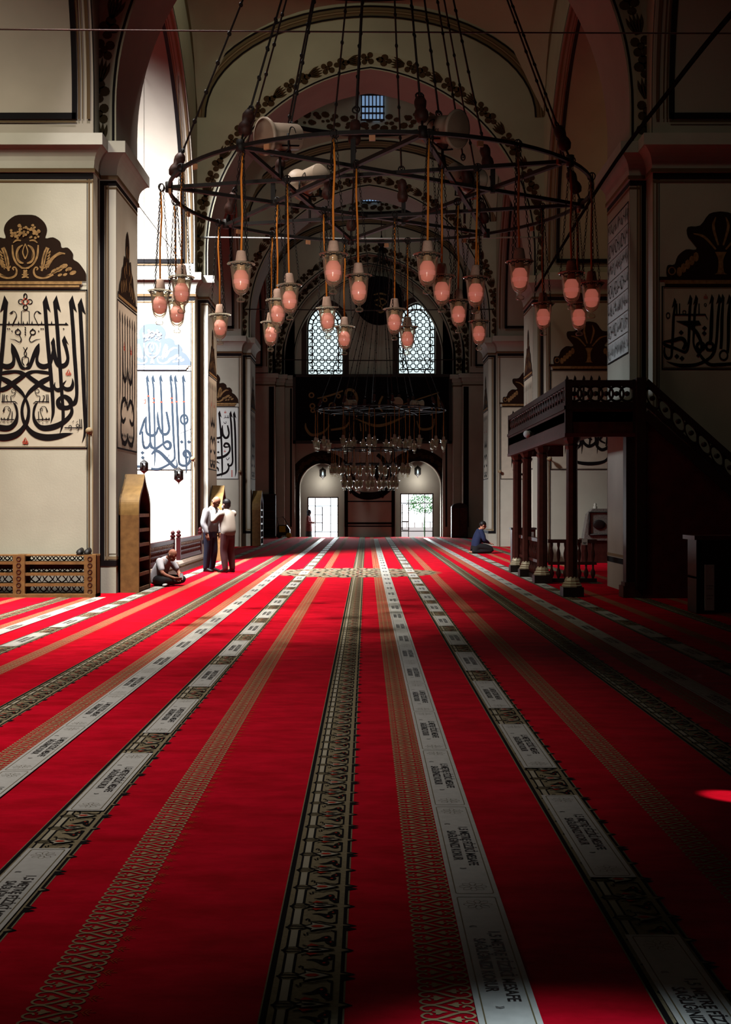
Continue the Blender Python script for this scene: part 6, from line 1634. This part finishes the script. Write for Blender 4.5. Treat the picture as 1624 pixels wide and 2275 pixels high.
# ---- man in white shirt, head bowed (local +x forward)
def standing_man(x, y, rot, label, shirt, pants, skin, bald, arms, lean, head_c, head_f, sock=None, h=1.0):
    r = person_root(x, y, 0, rot, label, h)
    hips = ((0, .09, .90), (0, -.09, .90)); knees = ((.03, .10, .50), (.01, -.11, .50)); ank = ((-.03, .11, .10), (-.02, -.13, .10))
    b = MB(); neck = Vector((lean*.9, 0, 1.40)); hc = Vector(head_c)
    torso(b, [((0, 0, .86), .15, .10), ((0, 0, 1.0), .155, .105), ((lean*.5, 0, 1.2), .17, .115), ((lean*.8, 0, 1.36), .17, .10), ((lean*.95, 0, 1.44), .07, .06)], skin)
    limb(b, [tuple(neck), tuple((neck+hc)/2), tuple(hc-Vector((0, 0, .04)))], [.062, .058, .06], skin)
    f, l, u = head(b, hc, head_f, skin)
    for sg, (sh, el, wr, hd, pl) in zip((1, -1), arms):
        limb(b, [sh, el, wr], [.050, .043, .030], skin); hand(b, wr, hd, pl, skin, .55, 1.0, sg)
    for sg in (0, 1): limb(b, [hips[sg], knees[sg], ank[sg]], [.085, .06, .045], skin)
    remesh(b.build('body', r, local=True), .0065)
    s = MB()
    torso(s, [((0, 0, .88), .185, .135), ((-.01, 0, .97), .20, .155), ((lean*.3-.005, 0, 1.10), .205, .158), ((lean*.7, 0, 1.28), .205, .142), ((lean*.85, 0, 1.38), .18, .115), ((lean*.95, 0, 1.435), .10, .085), ((lean*1.02, 0, 1.465), .078, .07)], shirt, 24)
    for sg, (sh, el, wr, hd, pl) in zip((1, -1), arms):
        w2 = tuple(Vector(el).lerp(Vector(wr), .86)); mid = tuple(Vector(sh).lerp(Vector(el), .5))
        limb(s, [sh, mid, el, tuple(Vector(el).lerp(Vector(wr), .5)), w2], [.085, .078, .066, .058, .046], shirt)
    o = remesh(s.build('shirt', r, local=True), .010, 3)
    p = MB()
    torso(p, [((0, 0, .78), .17, .125), ((0, 0, .88), .180, .130), ((0, 0, .965), .178, .128)], pants, 20)
    trousers(p, hips, knees, ank, pants); remesh(p.build('trousers', r, local=True), .010, 3)
    bt = MB(); bt.ering([((0, 0, .955), (0, .184, 0), (.133, 0, 0)), ((0, 0, .99), (0, .184, 0), (.133, 0, 0))], 'shoe_black', 20); bt.build('belt', r, local=True)
    for sg in (0, 1):
        q = MB(); a = Vector(ank[sg]); shoe(q, (a.x-.06, a.y, .012), (a.x+.21, a.y+(.02 if sg == 0 else -.02), .012), 'shoe_black'); q.build('shoe', r, local=True)
    hr = MB(); M = Matrix((f, l, u)).transposed()
    if bald:
        for i in range(5):
            t = PI*(.5+i*.25); c = hc-f*.055*abs(math.cos(t-PI/2-.0))
        hr.ball(hc-f*.038-u*.012, .083, 'hair_grey', 18, (.92, .98, .62), M)
        hr.build('hair', r, local=True)
    else:
        hr.ball(hc-f*.022+u*.036, .104, 'hair_black', 20, (1.0, .86, .98), M); hr.ball(hc-f*.045-u*.02, .080, 'hair_black', 16, (.85, .98, .95), M)
        hr.build('hair', r, local=True)
        mk = MB(); mk.ball(hc+f*.060-u*.052, .058, 'mask_white', 16, (.95, 1.15, 1.0), M)
        for sg in (-1, 1): mk.tube([hc+f*.06+l*sg*.06-u*.04, hc+l*sg*.088-u*.005], .004, 'mask_white', 5)
        mk.build('face_mask', r, local=True)
    return r
standing_man(P(467, 1270, 28.3).x, 28.3, math.radians(-28), 'man in a white shirt and navy trousers standing with his head bowed', 'shirt_white', 'trouser_navy', 'skin', True,
    [((.03, .19, 1.36), (.0, .25, 1.10), (.08, .23, .86), (.2, 0, -1), (0, -1, 0)), ((.03, -.19, 1.36), (.0, -.26, 1.10), (.08, -.23, .86), (.2, 0, -1), (0, 1, 0))],
    .08, (.165, 0, 1.565), (.75, -.10, -.62), h=1.04)
standing_man(P(506, 1273, 27.9).x, 27.9, math.radians(142), 'man in a beige shirt, brown trousers and face mask reaching to the other man’s collar', 'shirt_beige', 'trouser_brown', 'skin_pale', False,
    [((.02, .19, 1.36), (.20, .25, 1.20), (.40, .085, 1.45), (.7, -.15, .6), (0, -1, -.1)), ((.02, -.19, 1.36), (.22, -.24, 1.20), (.40, -.075, 1.45), (.7, .15, .6), (0, 1, -.1))],
    .03, (.055, 0, 1.57), (1, .05, -.10), h=1.0)
# ---- seated man, cross-legged, bent forward
def seated():
    p0 = P(362, 1302, 23.55)
    r = person_root(p0.x-.06, 23.55, 0.0, math.radians(-28), 'bald man in a white T-shirt sitting cross-legged on the carpet beside the shelf', .92)
    b = MB(); sk = 'skin'
    torso(b, [((0, 0, .08), .16, .12), ((-.02, 0, .22), .155, .12), ((.06, 0, .40), .17, .115), ((.15, 0, .52), .16, .095), ((.20, 0, .57), .07, .06)], sk)
    hc = Vector((.33, 0, .645)); limb(b, [(.18, 0, .55), (.25, 0, .60), tuple(hc-Vector((.03, 0, .03)))], [.062, .058, .06], sk)
    f, l, u = head(b, hc, (.85, -.1, -.5), sk)
    for sg in (1, -1):
        sh, el, wr = (.14, .19*sg, .52), (.28, .27*sg, .28), (.46, .10*sg, .17)
        limb(b, [sh, el, wr], [.05, .043, .030], sk); hand(b, wr, (.8, -.35*sg, -.15), (0, -sg, .3), sk, .6, 1.0, sg)
        limb(b, [(0, .1*sg, .12), (.36, .30*sg, .13), (.30, -.12*sg, .07)], [.08, .06, .045], sk)
        b.ering([(Vector((.30, -.12*sg, .06))+Vector((.02, -.9*sg, -.1))*q, (a, 0, 0), (0, 0, c)) for q, a, c in ((-.04, .03, .03), (.03, .04, .038), (.12, .045, .03), (.2, .03, .018))], sk, 10)
    remesh(b.build('body', r, local=True), .0065)
    s = MB(); torso(s, [((-.02, 0, .06), .20, .155), ((-.03, 0, .20), .205, .16), ((.05, 0, .38), .205, .145), ((.13, 0, .50), .185, .115), ((.185, 0, .56), .10, .085), ((.21, 0, .585), .075, .068)], 'shirt_white', 24)
    for sg in (1, -1): limb(s, [(.14, .18*sg, .51), (.19, .225*sg, .43), (.235, .25*sg, .36)], [.085, .075, .068], 'shirt_white')
    remesh(s.build('shirt', r, local=True), .010, 3)
    p = MB(); torso(p, [((-.03, 0, .03), .20, .15), ((0, 0, .10), .205, .16), ((.02, 0, .17), .19, .14)], 'trouser_black', 20)
    for sg in (1, -1): limb(p, [(0, .1*sg, .12), (.18, .23*sg, .13), (.36, .30*sg, .125), (.36, .10*sg, .10), (.31, -.10*sg, .08)], [.105, .10, .082, .075, .062], 'trouser_black')
    remesh(p.build('trousers', r, local=True), .010, 3)
    q = MB(); shoe(q, (.36, -.16, .015), (.40, -.40, .015), 'sole_white'); q.build('sock', r, local=True)
    hr = MB(); M = Matrix((f, l, u)).transposed(); hr.ball(hc-f*.038-u*.012, .083, 'hair_grey', 18, (.92, .98, .62), M); hr.build('hair', r, local=True)
    ph = thing('mobile_phone', (0, 0, 0), 'small phone in the hands of the seated man', 'phone')
    w = r.matrix_basis @ Vector((.56, 0, .17)); ph.location = (w.x, w.y, w.z*1.0)
    m_ = MB(); m_.obox((0, 0, .03), (.035, 0, 0), (0, .004, 0), (0, .012, .065), 'plastic_black'); m_.build('case', ph, local=True)
    m_ = MB(); m_.obox((0, -.006, .03), (.031, 0, 0), (0, .001, 0), (0, .012, .06), 'paper'); m_.build('screen', ph, local=True)
seated()
# ---- woman standing in the left niche
def woman():
    p0 = P(686, 1190, 60.35)
    r = person_root(p0.x, 60.35, -.28, math.radians(-15), 'woman in a dark headscarf standing at the left garden window', 1.0)
    b = MB(); sk = 'skin_pale'
    torso(b, [((0, 0, .75), .14, .11), ((0, 0, 1.1), .14, .10), ((0, 0, 1.28), .15, .09), ((.01, 0, 1.36), .06, .05)], sk)
    hc = Vector((.03, 0, 1.48)); limb(b, [(.01, 0, 1.3), (.02, 0, 1.42)], [.05, .05], sk); f, l, u = head(b, hc, (1, 0, -.15), sk, .95)
    for sg in (1, -1):
        limb(b, [(0, .16*sg, 1.27), (.03, .19*sg, 1.02), (.20, .08*sg, .98)], [.042, .036, .026], sk); hand(b, (.20, .08*sg, .98), (1, -.3*sg, .1), (0, -sg, 0), sk, .6, .92, sg)
        limb(b, [(0, .08*sg, .8), (0, .09*sg, .45), (-.02, .09*sg, .06)], [.07, .05, .04], sk); shoe(b, (-.06, .09*sg, .008), (.17, .10*sg, .008), sk)
    remesh(b.build('body', r, local=True), .008)
    c = MB(); torso(c, [((0, 0, .55), .21, .17), ((0, 0, .75), .20, .16), ((0, 0, 1.0), .185, .14), ((0, 0, 1.22), .185, .12), ((0, 0, 1.31), .10, .08)], 'coat_floral', 22)
    for sg in (1, -1): limb(c, [(0, .16*sg, 1.26), (.03, .20*sg, 1.02), (.18, .09*sg, .98)], [.07, .062, .045], 'coat_floral')
    remesh(c.build('coat', r, local=True), .012, 3)
    k = MB(); torso(k, [((0, 0, .03), .20, .17), ((0, 0, .3), .19, .16), ((0, 0, .62), .18, .145)], 'trouser_black', 20); k.build('skirt', r, local=True)
    M = Matrix((f, l, u)).transposed()
    h = MB(); h.ball(hc-f*.025+u*.015, .118, 'scarf_dark', 18, (1.0, .9, 1.12), M); torso(h, [((.0, 0, 1.22), .16, .12), ((-.01, 0, 1.32), .11, .095), ((-.01, 0, 1.42), .085, .09)], 'scarf_dark', 18); remesh(h.build('headscarf', r, local=True), .012, 3)
woman()
# ---- man kneeling in the dark on the right, turned away towards the right
def kneeling():
    p0 = P(1062, 1229, 39.2)
    r = person_root(p0.x, 39.2, 0.0, math.radians(10), 'man in a dark blue shirt kneeling on the carpet toward the right', 1.06)
    b = MB(); sk = 'skin'
    torso(b, [((-.05, 0, .22), .15, .12), ((-.03, 0, .36), .15, .11), ((.02, 0, .55), .17, .11), ((.07, 0, .70), .16, .095), ((.10, 0, .76), .065, .06)], sk)
    hc = Vector((.16, 0, .86)); limb(b, [(.09, 0, .72), (.13, 0, .80)], [.058, .056], sk); f, l, u = head(b, hc, (.9, 0, -.35), sk)
    for sg in (1, -1):
        limb(b, [(.05, .18*sg, .68), (.14, .23*sg, .42), (.32, .14*sg, .32)], [.05, .042, .030], sk); hand(b, (.32, .14*sg, .32), (1, -.1*sg, -.25), (0, 0, -1), sk, .35, 1.0, sg)
        limb(b, [(-.05, .10*sg, .24), (.38, .15*sg, .14), (-.10, .12*sg, .07), (-.24, .11*sg, .05)], [.08, .062, .05, .035], sk)
    remesh(b.build('body', r, local=True), .008)
    s = MB(); torso(s, [((-.06, 0, .18), .19, .15), ((-.05, 0, .34), .195, .15), ((.01, 0, .54), .20, .14), ((.06, 0, .67), .18, .115), ((.10, 0, .745), .085, .075)], 'shirt_navy', 22)
    for sg in (1, -1): limb(s, [(.05, .17*sg, .67), (.10, .22*sg, .53), (.14, .235*sg, .42), (.26, .17*sg, .35)], [.082, .075, .062, .048], 'shirt_navy')
    remesh(s.build('shirt', r, local=True), .011, 3)
    p = MB(); torso(p, [((-.08, 0, .10), .19, .16), ((-.06, 0, .20), .195, .16), ((-.05, 0, .27), .18, .14)], 'trouser_black', 20)
    for sg in (1, -1): limb(p, [(-.05, .10*sg, .22), (.18, .14*sg, .20), (.38, .15*sg, .12), (.12, .14*sg, .085), (-.18, .12*sg, .065)], [.105, .10, .085, .075, .06], 'trouser_black')
    remesh(p.build('trousers', r, local=True), .011, 3)
    hr = MB(); M = Matrix((f, l, u)).transposed(); hr.ball(hc-f*.022+u*.03, .103, 'hair_black', 18, (1.0, .86, 1.0), M); hr.build('hair', r, local=True)
kneeling()
